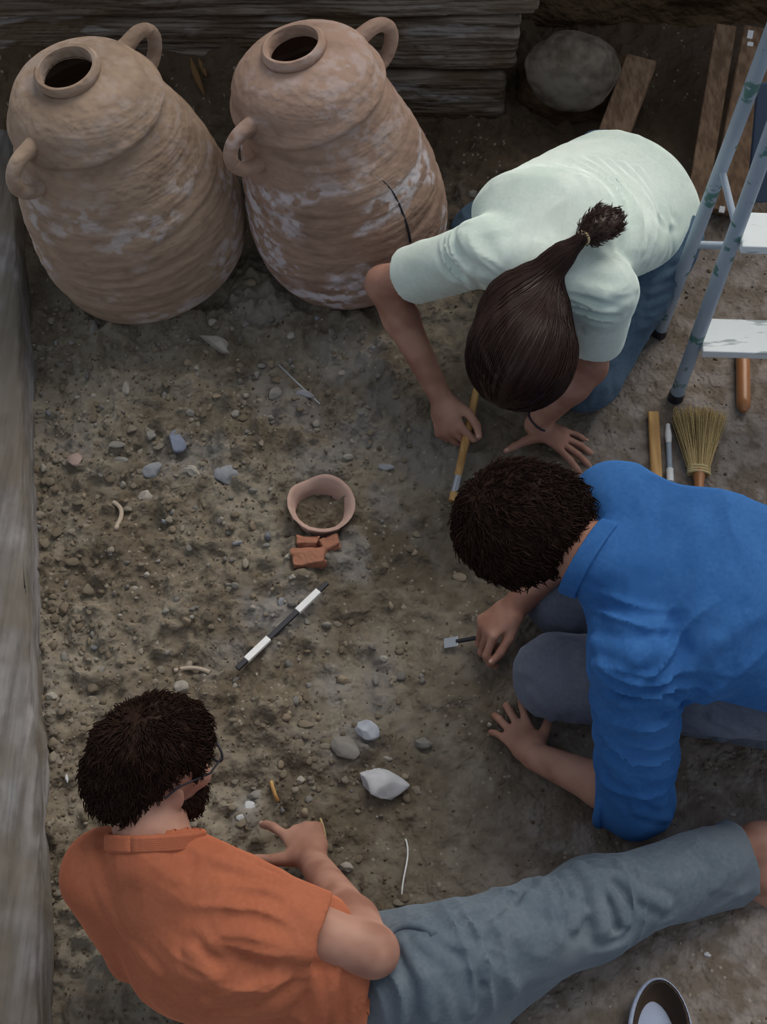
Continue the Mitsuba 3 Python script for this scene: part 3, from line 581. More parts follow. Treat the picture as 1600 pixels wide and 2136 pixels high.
# long hair combed back into a ponytail
A = [hf, hl, hu]; tie = at(1216, 497, .585); tail0 = at(1226, 490, .588)
hv0 = union([(ell(hc - hf * .014 + hu * .014, A, (.112, .114, .124)), .03), (ell(hc - hf * .044 - hu * .085, A, (.080, .092, .080)), .04), (cone(hc - hf * .075 - hu * .105, lerp(hc - hf * .085 - hu * .12, tie, .6), .046, .026), .03), (cone(lerp(hc - hf * .085 - hu * .12, tie, .55), tie, .026, .012), .014)])
hv0 = cut(hv0, hc + nz(hf * .85 - hu * .5) * .052, hf * .85 - hu * .5, .012)
def hv(p):
    d = hv0(p); m = np.abs(d) < .04; q = p[m] - hc; d = d.copy(); a = np.arctan2(q @ hl, -(q @ hf)); d[m] -= .0035 * 2 * (meshkit.fbm(np.stack([a * 9, q @ hu * 7, 0 * a], 1), 3, 3) - .5); return d
V, F = surface(hv, *bounds([hc, tie], .16), .0034)
rs = np.random.RandomState(5); P, N = sample_mesh(V, F, 1500, rs); path = [P]; cur = P.astype(np.float32); lay = rs.uniform(.0004, .0022, len(P)).astype(np.float32); toward = (tie - hc)
for k in range(11):
    G = grad(hv0, cur); G /= np.linalg.norm(G, axis=1, keepdims=True) + 1e-6; D = (tie - cur) + rs.normal(size=cur.shape) * .004; D -= G * (D * G).sum(1, keepdims=True)
    st = np.minimum(.011, np.linalg.norm(D, axis=1, keepdims=True)); D /= np.linalg.norm(D, axis=1, keepdims=True) + 1e-6; cur = (cur + D * st).astype(np.float32)
    cur = (cur - G * (hv(cur) - lay)[:, None]).astype(np.float32); path.append(cur)
def ribbons(path, w):
    P = np.stack(path, 1); n, m, _ = P.shape; Tn = np.gradient(P, axis=1); Tn /= np.linalg.norm(Tn, axis=2, keepdims=True) + 1e-9; S = np.cross(Tn, [0.1, .2, 1.0]); S /= np.linalg.norm(S, axis=2, keepdims=True) + 1e-9; U = np.cross(S, Tn)
    wr = w * np.sin(np.linspace(.25, 2.9, m))[None, :, None]; V = np.stack([P + (S * math.cos(a) + U * math.sin(a)) * wr for a in (0, 2.094, 4.189)], 2).reshape(-1, 3); b = (np.arange(n)[:, None] * m + np.arange(m - 1)).ravel() * 3; F = []
    for a in range(3): a2 = (a + 1) % 3; F += [np.stack([b + a, b + a2, b + 3 + a2], 1), np.stack([b + a, b + 3 + a2, b + 3 + a], 1)]
    return trimesh.Trimesh(V, np.vstack(F), process=False)
hair = part(w, 'hair', join([trimesh.Trimesh(V, F, process=False), ribbons(path, .0013)]), 'hair_brown_mat', True, label='dark brown hair combed back')
te = at(1262, 462, .575); ax3 = nz(te - tie)
tl0 = union([(cone(tie, lerp(tie, te, .35), .012, .030), .02), (ell(lerp(tie, te, .95), [ax3, nz(np.cross([0, 0, 1], ax3)), nz(np.cross(ax3, np.cross([0, 0, 1], ax3)))], (.044, .037, .024)), .02)])
def tl(p): d = tl0(p); return d - .004 * 2 * (meshkit.fbm(p * np.array([70, 70, 30]), 2, 9) - .5)
V, F = surface(tl, *bounds([tie, te], .09), .003); P, N = sample_mesh(V, F, 420, rs)
part(hair, 'ponytail', join([trimesh.Trimesh(V, F, process=False), strands(P, N, np.tile(ax3, (420, 1)) + .3 * rs.normal(size=(420, 3)), rs.uniform(.015, .03, 420), .0013, .003 * rs.uniform(.3, 1.5, (420, 1)), rs)]), 'hair_brown_mat', True)
a = np.linspace(0, 2 * np.pi, 20); yx = nz(np.cross([0, 0, 1], ax3)); zx = np.cross(ax3, yx)
part(hair, 'hair_tie', tube(tie + ax3 * .002 + np.outer(np.cos(a), yx) * .013 + np.outer(np.sin(a), zx) * .013, .0035, 8, False), 'string_mat', True, label='pale hair tie')
a = np.linspace(0, 2 * np.pi, 26); wx = nz(np.cross(lwr - lelb, [0, 0, 1])); wz = nz(np.cross(wx, lwr - lelb)); wc = lerp(lelb, lwr, .93)
part(w, 'bracelet', tube(wc + np.outer(np.cos(a), wx) * .0315 + np.outer(np.sin(a), wz) * .029, .0024, 6, False), 'black_mat', True, label='thin dark band on the left wrist')

# ------------------------------------------------------------------ the man in the blue shirt, kneeling
b = thing('person', 'dark-haired man in a blue long-sleeved shirt kneeling and leaning over at the right edge', 'person')
pel, che = at(1790, 1330, .34), at(1470, 1235, .46); rsh, lsh = at(1290, 1062, .47), at(1330, 1372, .47); nk = at(1254, 1180, .52)
latp, lats = np.array([.12, -.95, 0]), lsh - rsh
hc = at(1095, 1106, .50); hf, hu, hl = head_frame((-.42, -.20, -.90), (-.86, .10, .42))
relb, rwr = at(1205, 1120, .22), at(1078, 1262, .105); lelb, lwr = at(1325, 1668, .085), at(1116, 1578, .05)
rh, lh = at(1740, 1230, .30), at(1745, 1440, .30); rkn, lkn = at(1185, 1250, .075), at(1158, 1410, .10); rft, lft = at(1690, 1250, .06), at(1640, 1505, .06)
rhand, rtips = hand_prims(rwr, (-.82, -.56, -.28), (-.22, .30, .92), False, [(38, 48, 25), (48, 55, 30), (56, 60, 30), (62, 62, 30)], (8, 2, -3, -9), (0.85, 0.40, -.42), 12)
lhand, ltips = hand_prims(lwr, (-.50, .85, -.10), (-.15, -.15, .95), True, [(14, 26, 18), (15, 28, 18), (16, 28, 18), (18, 30, 18)], (20, 7, -6, -20), (0.55, 0.80, -.25), 10, .90)
rarm = [(cone(rsh, relb, .056, .045), .02), (cone(relb, rwr, .045, .029), .02)]
larm = [(cone(lsh, lelb, .056, .045), .02), (cone(lelb, lerp(lelb, lwr, .3), .045, .044), .02), (cone(lerp(lelb, lwr, .3), lwr, .044, .0285), .02)]
torso = [(econe(pel, che, latp, lats, (.155, .11), (.17, .115)), .03), (econe(che, lerp(rsh, lsh, .5), lats, lats, (.17, .11), (.15, .07)), .03)]
legs = [(cone(rh, rkn, .085, .062), .03), (cone(rkn, rft, .058, .036), .02), (cone(lh, lkn, .085, .062), .03), (cone(lkn, lft, .058, .036), .02)]
feet = foot_prims(rft, rft - rkn, (0, 0, -1), False) + foot_prims(lft, lft - lkn, (0, 0, -1), True)
body = torso + head_prims(hc, hf, hu, hl, nk, .058) + legs + feet + rarm + larm + rhand + lhand
part(b, 'body', body_mesh(body, [pel, che, rsh, lsh, hc, relb, rwr, lelb, lwr, rkn, lkn, rft, lft], .17), 'skin_mat', True)
eyes(b, hc, hf, hu, hl); nails(b, rtips); nails(b, ltips)
lcuff = lerp(lelb, lwr, .26)
lslv = union([(cone(lsh, lelb, .084, .072), 0), (cut(cone(lelb, lerp(lelb, lwr, .5), .074, .070), lcuff, lwr - lelb, .006), .02)])
rcuf = lerp(relb, rwr, .35); rslv = union([(cone(rsh, relb, .082, .062), 0), (cut(cone(relb, rwr, .064, .060), rcuf, rwr - relb, .006), .02)])
tor = union([(econe(pel - (che - pel) * .25, che, latp, lats, (.185, .135), (.198, .135)), .03), (econe(che, lerp(rsh, lsh, .5) + (.02, 0, .0), lats, lats, (.198, .135), (.165, .088)), .03), (cone(rsh, lsh, .078, .078), .035), (cone(rsh, at(1560, 1165, .46), .078, .095), .04), (cone(che, nk, .09, .070), .03)])
lslv = carve(lslv, [(cone(lerp(lelb, lwr, .12), lwr, .050, .048), 0)], .0); rslv = carve(rslv, [(cone(lerp(relb, rwr, .12), rwr, .047, .045), 0)], .0)
shirt = lambda p: smin(smin(tor(p), lslv(p), .03), rslv(p), .03)
shirt = carve(shirt, [(cone(lerp(nk, hc, .3), hc, .062, .064), 0)], .0)
bf = [([(1245, 1420), (1330, 1440), (1400, 1470)], .010, .012), ([(1300, 1465), (1390, 1455), (1412, 1480)], .009, .014), ([(1262, 1500), (1330, 1505), (1400, 1470)], .009, .011), ([(1262, 1560), (1330, 1540), (1405, 1500)], .009, .010), ([(1262, 1570), (1310, 1630), (1380, 1680)], .010, .012), ([(1285, 1620), (1330, 1690), (1395, 1705)], .008, .011),
      ([(1235, 1300), (1300, 1310), (1370, 1300)], .012, .007), ([(1238, 1340), (1310, 1370), (1400, 1345)], .011, .008), ([(1420, 1450), (1440, 1390), (1490, 1340)], .012, .010), ([(1245, 1385), (1290, 1390)], .009, .008), ([(1450, 1080), (1460, 1200), (1440, 1330)], .014, .004), ([(1555, 1280), (1540, 1380), (1490, 1450)], .006, .006), ([(1330, 1010), (1345, 1090), (1340, 1180)], .014, .004)]
shirt = folds(shirt, bf, .005, 8.5, 33, [((1325, 1490), .11, (80, 10), 34, .022), ((1320, 1620), .10, (60, 60), 34, .022), ((1290, 1350), .10, (70, 15), 34, .011), ((1470, 1400), .12, (50, -70), 26, .011), ((1400, 1150), .18, (20, 110), 16, .006)])
part(b, 'shirt', surface(shirt, *bounds([pel, che, rsh, lsh, lcuff, lelb, relb, nk], .24), .0046), 'blue_cotton_mat', True, label='blue long-sleeved cotton shirt')
a = np.linspace(0, 2 * np.pi, 44); cd = nz(lwr - lelb); cx = nz(np.cross(cd, [0, 0, 1])); cz = np.cross(cx, cd)
part(b, 'cuff', tube(lcuff - cd * .008 + np.outer(np.cos(a), cx) * .073 + np.outer(np.sin(a), cz) * .071, .009, 10, False), 'blue_cotton_mat', True, label='rolled sleeve cuff')
nd = nz(hc - nk + np.array([0, 0, .03])); cy = nz(lats - nd * (lats @ nd)); cx = np.cross(cy, nd); a = np.linspace(-2.5, 2.5, 50)
ring = nk + nd * .026 + np.outer(np.cos(a), -cx if cx[0] < 0 else cx) * .072 + np.outer(np.sin(a), cy) * .076
def flat_band(path, nd, hgt, th): return join([tube(path + nd * z, th, 8) for z in np.linspace(-hgt, hgt, 7)])
part(b, 'collar', flat_band(ring, nz(nd * .85 - np.array([0, 0, .3])), .013, .0045), 'blue_cotton_mat', True, label='turned-down shirt collar')
jl = union([(econe(pel, pel + (che - pel) * .15, latp, latp, (.165, .12), (.160, .11)), .03), (cone(rh, rkn, .112, .082), .03), (cone(rkn, rft, .078, .058), .03), (cone(lh, lkn, .108, .082), .03), (cone(lkn, lft, .078, .060), .03)])
jl = folds(jl, [([(1100, 1440), (1150, 1500), (1200, 1530)], .007, .009), ([(1130, 1430), (1180, 1480), (1215, 1520)], .007, .007), ([(1490, 1500), (1560, 1530)], .010, .012), ([(1500, 1540), (1550, 1560)], .008, .010)], .007, 11, 6)
part(b, 'jeans', surface(jl, *bounds([pel, rkn, lkn, rft, lft, rh, lh], .2), .005), 'grey_denim_mat', True, label='faded grey-blue jeans')
part(b, 'hair', short_hair(hc, hf, hu, hl, .026, 5200, 41, off=.062, lump=.007, lift=.004, wide=1.0), 'hair_mat', True, label='thick short dark hair')

# ------------------------------------------------------------------ the man in the orange t-shirt, lying propped on one elbow
o = thing('person', 'bearded dark-haired man in an orange t-shirt lying on his side, pointing', 'person')
pel, che = at(850, 2085, .12), at(440, 1965, .26); lsh, rsh = at(225, 1825, .30), at(505, 1893, .37); nk = at(325, 1770, .40)
lats = rsh - lsh; latp = np.array([.18, .55, .75])
hc = at(322, 1586, .46); hf, hu, hl = head_frame((.74, .52, -.40), (.20, .42, .88))
relb, rwr = at(778, 1985, .335), at(652, 1796, .115); lelb, lwr = at(330, 2030, .05), at(440, 1985, .03)
rh, lh = at(880, 2030, .225), at(870, 2110, .10); rkn, lkn = at(1225, 1905, .175), at(1235, 1880, .085); rft, lft = at(1582, 1762, .085), at(1588, 1815, .05)
rhand, rtips = hand_prims(rwr, (-.30, .88, -.42), (-.10, .25, .95), False, [(12, 14, 10), (62, 70, 40), (66, 72, 40), (66, 70, 40)], (24, 4, -3, -8), (0.42, 0.90, -.12), 6, 1.04)
lhand, ltips = hand_prims(lwr, (.8, .1, -.05), (0, 0, 1), True, [(15, 25, 15)] * 4, tbend=10)
rarm = [(cone(rsh, relb, .056, .041), .02), (cone(relb, lerp(relb, rwr, .3), .040, .042), .02), (cone(lerp(relb, rwr, .3), rwr, .042, .027), .02)]
larm = [(cone(lsh, lelb, .058, .046), .02), (cone(lelb, lwr, .045, .029), .02)]
torso = [(econe(pel, che, latp, lats, (.130, .095), (.155, .110)), .03), (econe(che, lerp(rsh, lsh, .5), lats, lats, (.155, .105), (.145, .068)), .03)]
legs = [(cone(rh, rkn, .085, .060), .03), (cone(rkn, rft, .056, .036), .02), (cone(lh, lkn, .080, .058), .03), (cone(lkn, lft, .055, .036), .02)]
feet = foot_prims(rft, (.75, .62, .05), (-.5, .5, .7), False) + foot_prims(lft, (.8, -.45, 0), (-.2, .3, .9), True)
body = torso + head_prims(hc, hf, hu, hl, nk, .060) + legs + feet + rarm + larm + rhand + lhand
part(o, 'body', body_mesh(body, [pel, che, rsh, lsh, hc, relb, rwr, lelb, lwr, rkn, lkn, rft, lft], .17), 'skin_mat', True)
eyes(o, hc, hf, hu, hl); nails(o, rtips)
rcuff, lcuff = lerp(rsh, relb, .58), lerp(lsh, lelb, .75)
rslv = cut(union([(cone(rsh, rcuff + (rcuff - rsh) * .5, .074, .069), 0)]), rcuff, relb - rsh); lslv = cut(union([(cone(lsh, lcuff + (lcuff - lsh) * .5, .076, .070), 0)]), lcuff, lelb - lsh)
hem = at(757, 2060, .2)
tor = union([(econe(pel + (pel - che) * .1, che, latp, lats, (.152, .115), (.182, .130)), .03), (econe(che, lerp(rsh, lsh, .5), lats, lats, (.182, .130), (.163, .086)), .03), (cone(rsh, lsh, .072, .072), .035), (cone(che, nk - (hc - nk) * .12, .10, .078), .03)])
tor = cut(tor, hem, (.98, -.10, -.1), .006)
rslv = carve(rslv, [(cone(lerp(rsh, relb, .46), relb, .060, .058), 0)], .0); lslv = carve(lslv, [(cone(lerp(lsh, lelb, .60), lelb, .056, .053), 0)], .0)
shirt = lambda p: smin(smin(tor(p), rslv(p), .03), lslv(p), .03)
shirt = carve(shirt, [(cone(lerp(nk, hc, .15), hc, .068, .066), 0)], .0)
of = [([(195, 1775), (210, 1860), (260, 1950), (330, 2030)], .008, .006), ([(400, 1985), (440, 2020), (500, 2030)], .009, .013), ([(445, 1965), (480, 2005), (540, 2018)], .008, .011), ([(430, 2090), (500, 2085), (560, 2050)], .009, .012), ([(570, 2110), (610, 2070), (640, 2030)], .009, .010), ([(655, 2040), (665, 2130)], .008, .010), ([(690, 2040), (700, 2130)], .008, .010), ([(725, 2040), (738, 2130)], .007, .008),
      ([(455, 1790), (520, 1815), (570, 1832)], .008, .009), ([(380, 1800), (375, 1830)], .008, .006), ([(460, 1840), (455, 1920), (490, 1990)], .007, .004), ([(560, 1900), (620, 1905)], .012, .004)]
shirt = folds(shirt, of, .0045, 8.5, 61, [((500, 2020), .11, (80, 25), 32, .018), ((690, 2090), .11, (5, 60), 38, .016), ((430, 1830), .10, (60, 25), 26, .007), ((560, 1930), .10, (60, 40), 24, .007), ((540, 2090), .09, (70, -40), 30, .012)])
part(o, 'shirt', surface(shirt, *bounds([pel, che, rsh, lsh, rcuff, lcuff, nk], .24), .0046), 'orange_cotton_mat', True, label='orange cotton t-shirt')
nd = nz(hc - nk); cy = nz(lats - nd * (lats @ nd)); cx = np.cross(cy, nd); a = np.linspace(0, 2 * np.pi, 50)
ring = nk + nd * .014 + np.outer(np.cos(a), cx) * .075 + np.outer(np.sin(a), cy) * .082
part(o, 'collar', flat_band(ring, nd, .009, .0062), 'orange_cotton_mat', True, label='ribbed neckband')
jl = union([(econe(pel - np.array([.09, 0, 0]), pel + np.array([.05, .01, 0]), latp, latp, (.165, .122), (.165, .115)), .03), (cone(rh, rkn, .100, .082), .04), (cone(rkn, rft + (rft - rkn) * .1, .080, .058), .03), (cone(lh, lkn, .105, .080), .04), (cone(lkn, lft + (lft - lkn) * .1, .076, .056), .03)])
jl = cut(jl, at(1546, 1790, .10), rft - rkn, .004)
jl = carve(jl, [(cone(lerp(rkn, rft, .75), rft + (rft - rkn) * .2, .042, .040), 0), (cone(lerp(lkn, lft, .75), lft + (lft - lkn) * .2, .040, .040), 0)], .0)
tf = [([(1205, 1805), (1240, 1850), (1250, 1900), (1258, 1940)], .011, .032), ([(1245, 1815), (1285, 1870), (1305, 1925)], .008, .026), ([(1265, 1815), (1340, 1865), (1390, 1890)], .009, .020), ([(1175, 1815), (1205, 1870), (1200, 1930)], .010, .018), ([(1100, 1880), (1160, 1900), (1215, 1905)], .010, .010), ([(960, 1925), (1020, 1910), (1060, 1890), (1100, 1850)], .010, -.012), ([(870, 1960), (930, 2000), (980, 2110)], .008, .011), ([(835, 1960), (880, 2040), (900, 2130)], .008, .010), ([(900, 1950), (990, 1980), (1010, 2040)], .008, .009), ([(810, 1970), (840, 2060), (845, 2130)], .008, .009), ([(840, 1870), (880, 1920)], .007, .008), ([(1270, 1955), (1300, 1945)], .006, .012), ([(1490, 1850), (1520, 1810), (1480, 1790)], .008, .007), ([(1090, 1960), (1060, 1900)], .010, .006)]
jl = folds(jl, tf, .006, 10, 71, [((1250, 1880), .10, (15, 90), 34, .018), ((900, 2040), .14, (40, 100), 30, .013), ((1080, 1930), .12, (90, 20), 26, .010), ((1500, 1820), .09, (60, -40), 26, .010), ((860, 1890), .07, (40, 60), 30, .010)])
tr = part(o, 'trousers', surface(jl, *bounds([pel, rkn, lkn, rft, lft, rh, lh], .22), .0048), 'drill_mat', True, label='grey-blue cotton trousers')
wpts = [hit(jl, *q) for q in ((808, 1958), (818, 1942), (838, 1932), (862, 1930), (884, 1936), (905, 1950))]
part(tr, 'belt_loop', tube(spline(wpts, 20), .0075, 8), 'drill_mat', True)
part(o, 'hair', short_hair(hc, hf, hu, hl, .017, 5200, 51, off=.040, lump=.012, lift=.004, length=(.014, .028), wide=.87, ears=True), 'hair_mat', True, label='wavy dark hair')
bd0 = union([(ell(hc + hf * .050 - hu * .088, [hf, hl, hu], (.058, .064, .046)), .02), (cone(hc - hf * .002 - hu * .045 + hl * .066, hc + hf * .05 - hu * .09 + hl * .05, .018, .022), .015), (cone(hc - hf * .002 - hu * .045 - hl * .066, hc + hf * .05 - hu * .09 - hl * .05, .018, .022), .015)])
def bd(p): d = bd0(p); return d - .004 * 2 * (meshkit.fbm(p * 60, 2, 5) - .5)
V, F = surface(bd, hc - .2, hc + .2, .0034); P, N = sample_mesh(V, F, 900, RS)
part(o, 'beard', join([trimesh.Trimesh(V, F, process=False), strands(P, N, np.tile(hf * .3 - hu, (900, 1)) + .3 * RS.normal(size=(900, 3)), RS.uniform(.012, .022, 900), .0012, .003 * RS.uniform(.3, 1.2, (900, 1)), RS)]), 'hair_mat', True, label='full dark beard')
gl = [hc + hf * .102 + hu * .004 + hl * s * .032 for s in (-1, 1)]; a = np.linspace(0, 2 * np.pi, 26)
g = thing('spectacles', 'dark framed spectacles worn by the bearded man', 'glasses')
for q in gl: part(g, 'lens_rim', tube(q + np.outer(np.cos(a), hl) * .024 + np.outer(np.sin(a), hu) * .019, .0022, 6, False), 'black_mat', True)
for s in (-1, 1): part(g, 'temple', tube([hc + hf * .100 + hl * s * .056 + hu * .006, hc + hf * .06 + hl * s * .080 + hu * .010, hc - hf * .01 + hl * s * .086 + hu * .016, hc - hf * .035 + hl * s * .086 + hu * .002], .002, 6), 'black_mat', True)
part(g, 'bridge', tube([gl[0] + hl * .024, lerp(gl[0], gl[1], .5) + hf * .006 + hu * .006, gl[1] - hl * .024], .002, 6), 'black_mat', True)

# ------------------------------------------------------------------ tools and finds
def on_floor(px, py, up=0.0): p = gz(px, py); return p + [0, 0, up]
t = thing('small_brush', 'yellow wooden brush handle held in the right hand of the woman', 'brush')
q0, q1 = at(994, 812, .072), at(944, 1046, .016); part(t, 'handle', tube([q0, lerp(q0, q1, .5), lerp(q0, q1, .80)], [.0085, .0095, .0085], 12), 'ochre_wood_mat', 50)
part(t, 'ferrule', tube([lerp(q0, q1, .78), lerp(q0, q1, .93)], [.0090, .0095], 14), 'steel_mat', 50, label='dull metal sleeve'); part(t, 'end', tube([lerp(q0, q1, .925), q1], [.0102, .0096], 14), 'ochre_wood_mat', 50, label='pale tip')
t = thing('scraper', 'small dark scraper with a steel blade in the hand of the man in blue', 'tool')
s0, s1 = at(1010, 1328, .045), at(952, 1338, .022); part(t, 'shaft', tube([at(1050, 1318, .07), s0, s1], .0045, 10), 'black_mat', 50)
d = nz(s1 - s0); y = nz(np.cross([0, 0, 1], d)); part(t, 'blade', frame_move(rbox((.032, .024, .003), .001), d, y, np.cross(d, y), s1 + d * .012), 'steel_mat', 30, label='bluish steel blade')
t = thing('scale_bar', 'black and white scale bar lying on the dirt below the small pot', 'scale bar')
r0, r1 = gz(497, 1408), gz(684, 1229); top = max(gz(497 + 187 * s, 1408 - 179 * s)[2] - (r0[2] * (1 - s) + r1[2] * s) for s in np.linspace(0, 1, 25)); r0[2] += top + .003; r1[2] += top + .003
for k, (a, c, m, wd) in enumerate(((0, .10, 'black_mat', .008), (.10, .345, 'white_mat', .010), (.345, .66, 'black_mat', .008), (.66, .90, 'white_mat', .010), (.90, 1.0, 'black_mat', .007))):
    part(t, 'segment', bar(lerp(r0, r1, a), lerp(r0, r1, c), wd * 1.5, wd, (0, 0, 1), .0015), m, 30, label='white painted length' if m == 'white_mat' else 'black painted length')
# the small pot, half buried
t = thing('small_pot', 'small clay pot neck half buried in the dirt, filled with earth', 'pot')
pc = gz(667, 1071); pc[2] += .008; pin = [(.060, -.05), (.064, .0), (.068, .022), (.0755, .041), (.0770, .046), (.0740, .048), (.0665, .042), (.0585, .022), (.0555, .004), (.052, -.04)]
tiltx = nz(np.array([1, 0, -.13])); tz = nz(np.array([.13, -.03, 1])); ty = nz(np.cross(tz, tiltx)); tiltx = np.cross(ty, tz)
def chip(V):
    a = np.arctan2(V[..., 1], V[..., 0]); P = np.stack([np.cos(a) * 3.2, np.sin(a) * 3.2, 0 * a], -1); V[..., 2] -= np.clip(V[..., 2] + .004, 0, 1) * (.05 + .9 * np.exp(-((np.mod(a - 2.1 + np.pi, 2 * np.pi) - np.pi) / .45) ** 2) * .5 + .12 * np.clip(meshkit.noise(P * 4, 2) - .5, 0, 1))
    return V
part(t, 'neck', frame_move(lathe(pin, 96, chip), tiltx, ty, tz, pc), 'clay_mat', 40)
n = 60; a = np.arange(n) * 2 * np.pi / n; R = np.linspace(0, .057, 14); X, Y = np.outer(R, np.cos(a)), np.outer(R, np.sin(a)); Z = -.016 + (meshkit.fbm(np.stack([X, Y, 0 * X], -1) * 60, 3, 2) - .5) * .022 + (meshkit.fbm(np.stack([X, Y, 0 * X], -1) * 200, 2, 3) - .5) * .006; Z[0] = Z[0].mean()
i, j = np.meshgrid(np.arange(13), np.arange(n), indexing='ij'); a0, a1 = (i * n + j).ravel(), (i * n + (j + 1) % n).ravel()
part(t, 'earth_fill', frame_move(trimesh.Trimesh(np.stack([X, Y, Z], -1).reshape(-1, 3), np.vstack([np.stack([a0, a0 + n, a1 + n], 1), np.stack([a0, a1 + n, a1], 1)]), process=False), tiltx, ty, tz, pc), 'ground_mat', True, label='crumbly earth inside the pot')
def chunk(px, py, r, seed, rz=0.0, sink=.35, up=0.0, facet=1.0, sub=3, amp=.16):
    m = stone_mesh(sub, r, seed, amp, 1.3, facet); m.apply_transform(trimesh.transformations.rotation_matrix(math.radians(rz), [0, 0, 1])); p = gz(px, py); p[2] += r[2] * (1 - 2 * sink) * .8 + up; m.apply_translation(p); return m
def block(px, py, r, seed, rz):
    m = rbox(np.array(r) * 2, min(r) * .22); m = m.subdivide().subdivide(); rs = np.random.RandomState(seed); V = m.vertices; V = V * (1 + .22 * np.sign(rs.normal(size=3)) * (V[:, [1, 2, 0]] / np.array(r)[[1, 2, 0]]) * .6)
    V = V + (meshkit.fbm(V * 70 + seed, 3, seed)[:, None] - .5) * .017; m = trimesh.Trimesh(V, m.faces, process=False); m.apply_transform(trimesh.transformations.rotation_matrix(math.radians(rz), [0, 0, 1])); p = gz(px, py); p[2] += r[2] * .5; m.apply_translation(p); return m
for px, py, r, s, rz, lab in ((644, 1165, (.036, .020, .016), 3, 2, 'orange-red brick fragment lying below the small pot'), (640, 1135, (.024, .014, .014), 5, -8, 'dark red fragment tucked under the rim of the small pot'), (688, 1140, (.022, .015, .014), 9, 25, 'brownish red fragment to the right below the small pot'), (672, 1172, (.010, .008, .008), 12, 25, 'smallest red crumb beside the brick fragment')):
    whole('brick_fragment', block(px, py, r, s, rz), 'red_clay_mat', lab, 'fragment', smooth=35)
# whisk broom
t = thing('whisk_broom', 'straw whisk broom with wooden handle lying beside the ladder foot', 'broom')
n0 = gz(1455, 1000) + [0, 0, .018]; tip = gz(1455, 862) + [0, 0, .016]; ax = nz(tip - n0); y = nz(np.cross([0, 0, 1], ax)); L = np.linalg.norm(tip - n0); rs = np.random.RandomState(3)
st = []
for k in range(420):
    a, b2 = rs.uniform(-1, 1), rs.uniform(-1, 1); e = rs.uniform(.86, 1.06) - .07 * abs(a); P = [n0 + y * a * .020 + [0, 0, b2 * .010]]
    P += [n0 + ax * L * .35 * e + y * a * .034 + [0, 0, b2 * .014], n0 + ax * L * e + y * (a * .062 + rs.normal() * .004) + [0, 0, b2 * .013 + rs.normal() * .002]]; st.append(tube(P, [.0013, .0012, .0008], 4, False))
part(t, 'bristles', join(st), 'straw_mat', True, kind='stuff'); th = np.linspace(0, 2 * np.pi, 30)
for k in range(3): part(t, 'binding', tube(n0 + ax * (.004 + .0075 * k) + np.outer(np.cos(th), y) * .0245 + np.outer(np.sin(th), [0, 0, 1]) * .0125, .0034, 8, False), 'string_mat', True, label='pale string binding')
part(t, 'handle', tube([n0 + ax * .01, n0 - ax * .02, n0 - ax * .10, n0 - ax * .14], [.016, .0115, .0115, .008], 14), 'red_wood_mat', 50, label='reddish wooden handle')
q0, q1 = gz(1361, 866) + [0, 0, .012], gz(1368, 1010) + [0, 0, .012]; t = thing('tool_handle', 'flat pale wooden tool handle lying left of the whisk broom', 'handle')
part(t, 'handle', bar(q0, q1, .026, .013, (0, 0, 1), .004), 'ochre_wood_mat', 30); part(t, 'ferrule', bar(q1, q1 + (q1 - q0) * .25, .020, .010, (0, 0, 1), .003), 'steel_mat', 30, label='steel end')
q0, q1 = gz(1392, 890) + [0, 0, .009], gz(1397, 1010) + [0, 0, .009]; t = thing('paint_brush', 'thin blue and white brush handle between the wooden handle and the whisk broom', 'brush')
part(t, 'tip', tube([q0, lerp(q0, q1, .2), lerp(q0, q1, .36)], [.005, .0085, .006], 12), 'white_mat', 50, label='whitish end'); part(t, 'shaft', tube([lerp(q0, q1, .33), lerp(q0, q1, .8)], [.0065, .0062], 12), 'blue_paint_mat', 50); part(t, 'end', tube([lerp(q0, q1, .78), q1], [.0085, .0085], 12), 'white_mat', 50, label='whitish end')
q0, q1 = gz(1548, 868) + [0, 0, .018], gz(1545, 700) + [0, 0, .020]; m = tube(spline([q0, lerp(q0, q1, .03), lerp(q0, q1, .10), lerp(q0, q1, .4), q1], 26), np.r_[.006, .013, .0165, np.full(23, .0170)], 16); whole('wooden_tool_shaft', m, 'red_wood_mat', 'glossy reddish wooden shaft with rounded end lying under the ladder step', 'handle', smooth=50)
# the canvas shoe at the lower edge
t = thing('canvas_shoe', 'pale blue-grey canvas shoe with dark lining at the lower edge of the picture', 'shoe')
sc = at(1378, 2175, .045); sd = nz(np.array([.06, 1, 0])); sx = np.cross(sd, [0, 0, 1]); SA = [sd, sx, [0, 0, 1]]
outer = cut(cut(union([(ell(sc, SA, (.115, .060, .058)), 0)]), sc + [0, 0, .022], (-.38, .05, 1), .004), sc - [0, 0, .042], (0, 0, -1), .004)
up0 = carve(outer, [(ell(sc + [0, 0, .012], SA, (.109, .054, .052)), 0)], 0.0)
part(t, 'upper', surface(up0, *bounds([sc], .14), .003, .004), 'canvas_mat', True)
lin = cut(union([(ell(sc + [0, 0, .008], SA, (.1095, .0545, .050)), 0)]), sc + [0, 0, .016], (-.38, .05, 1), .003); lin2 = carve(lin, [(ell(sc + [0, 0, .014], SA, (.104, .049, .049)), 0)], 0)
part(t, 'lining', surface(lin2, *bounds([sc], .14), .003, .004), 'dark_lining_mat', True, label='dark brown lining')
m = trimesh.creation.icosphere(3); m.vertices *= [.098, .047, .012]; part(t, 'insole', frame_move(m, sd, sx, np.array([0, 0, 1.0]), sc + sd * -.02 - sx * .012 - [0, 0, .020]), 'canvas_mat', True, label='pale blue insole')
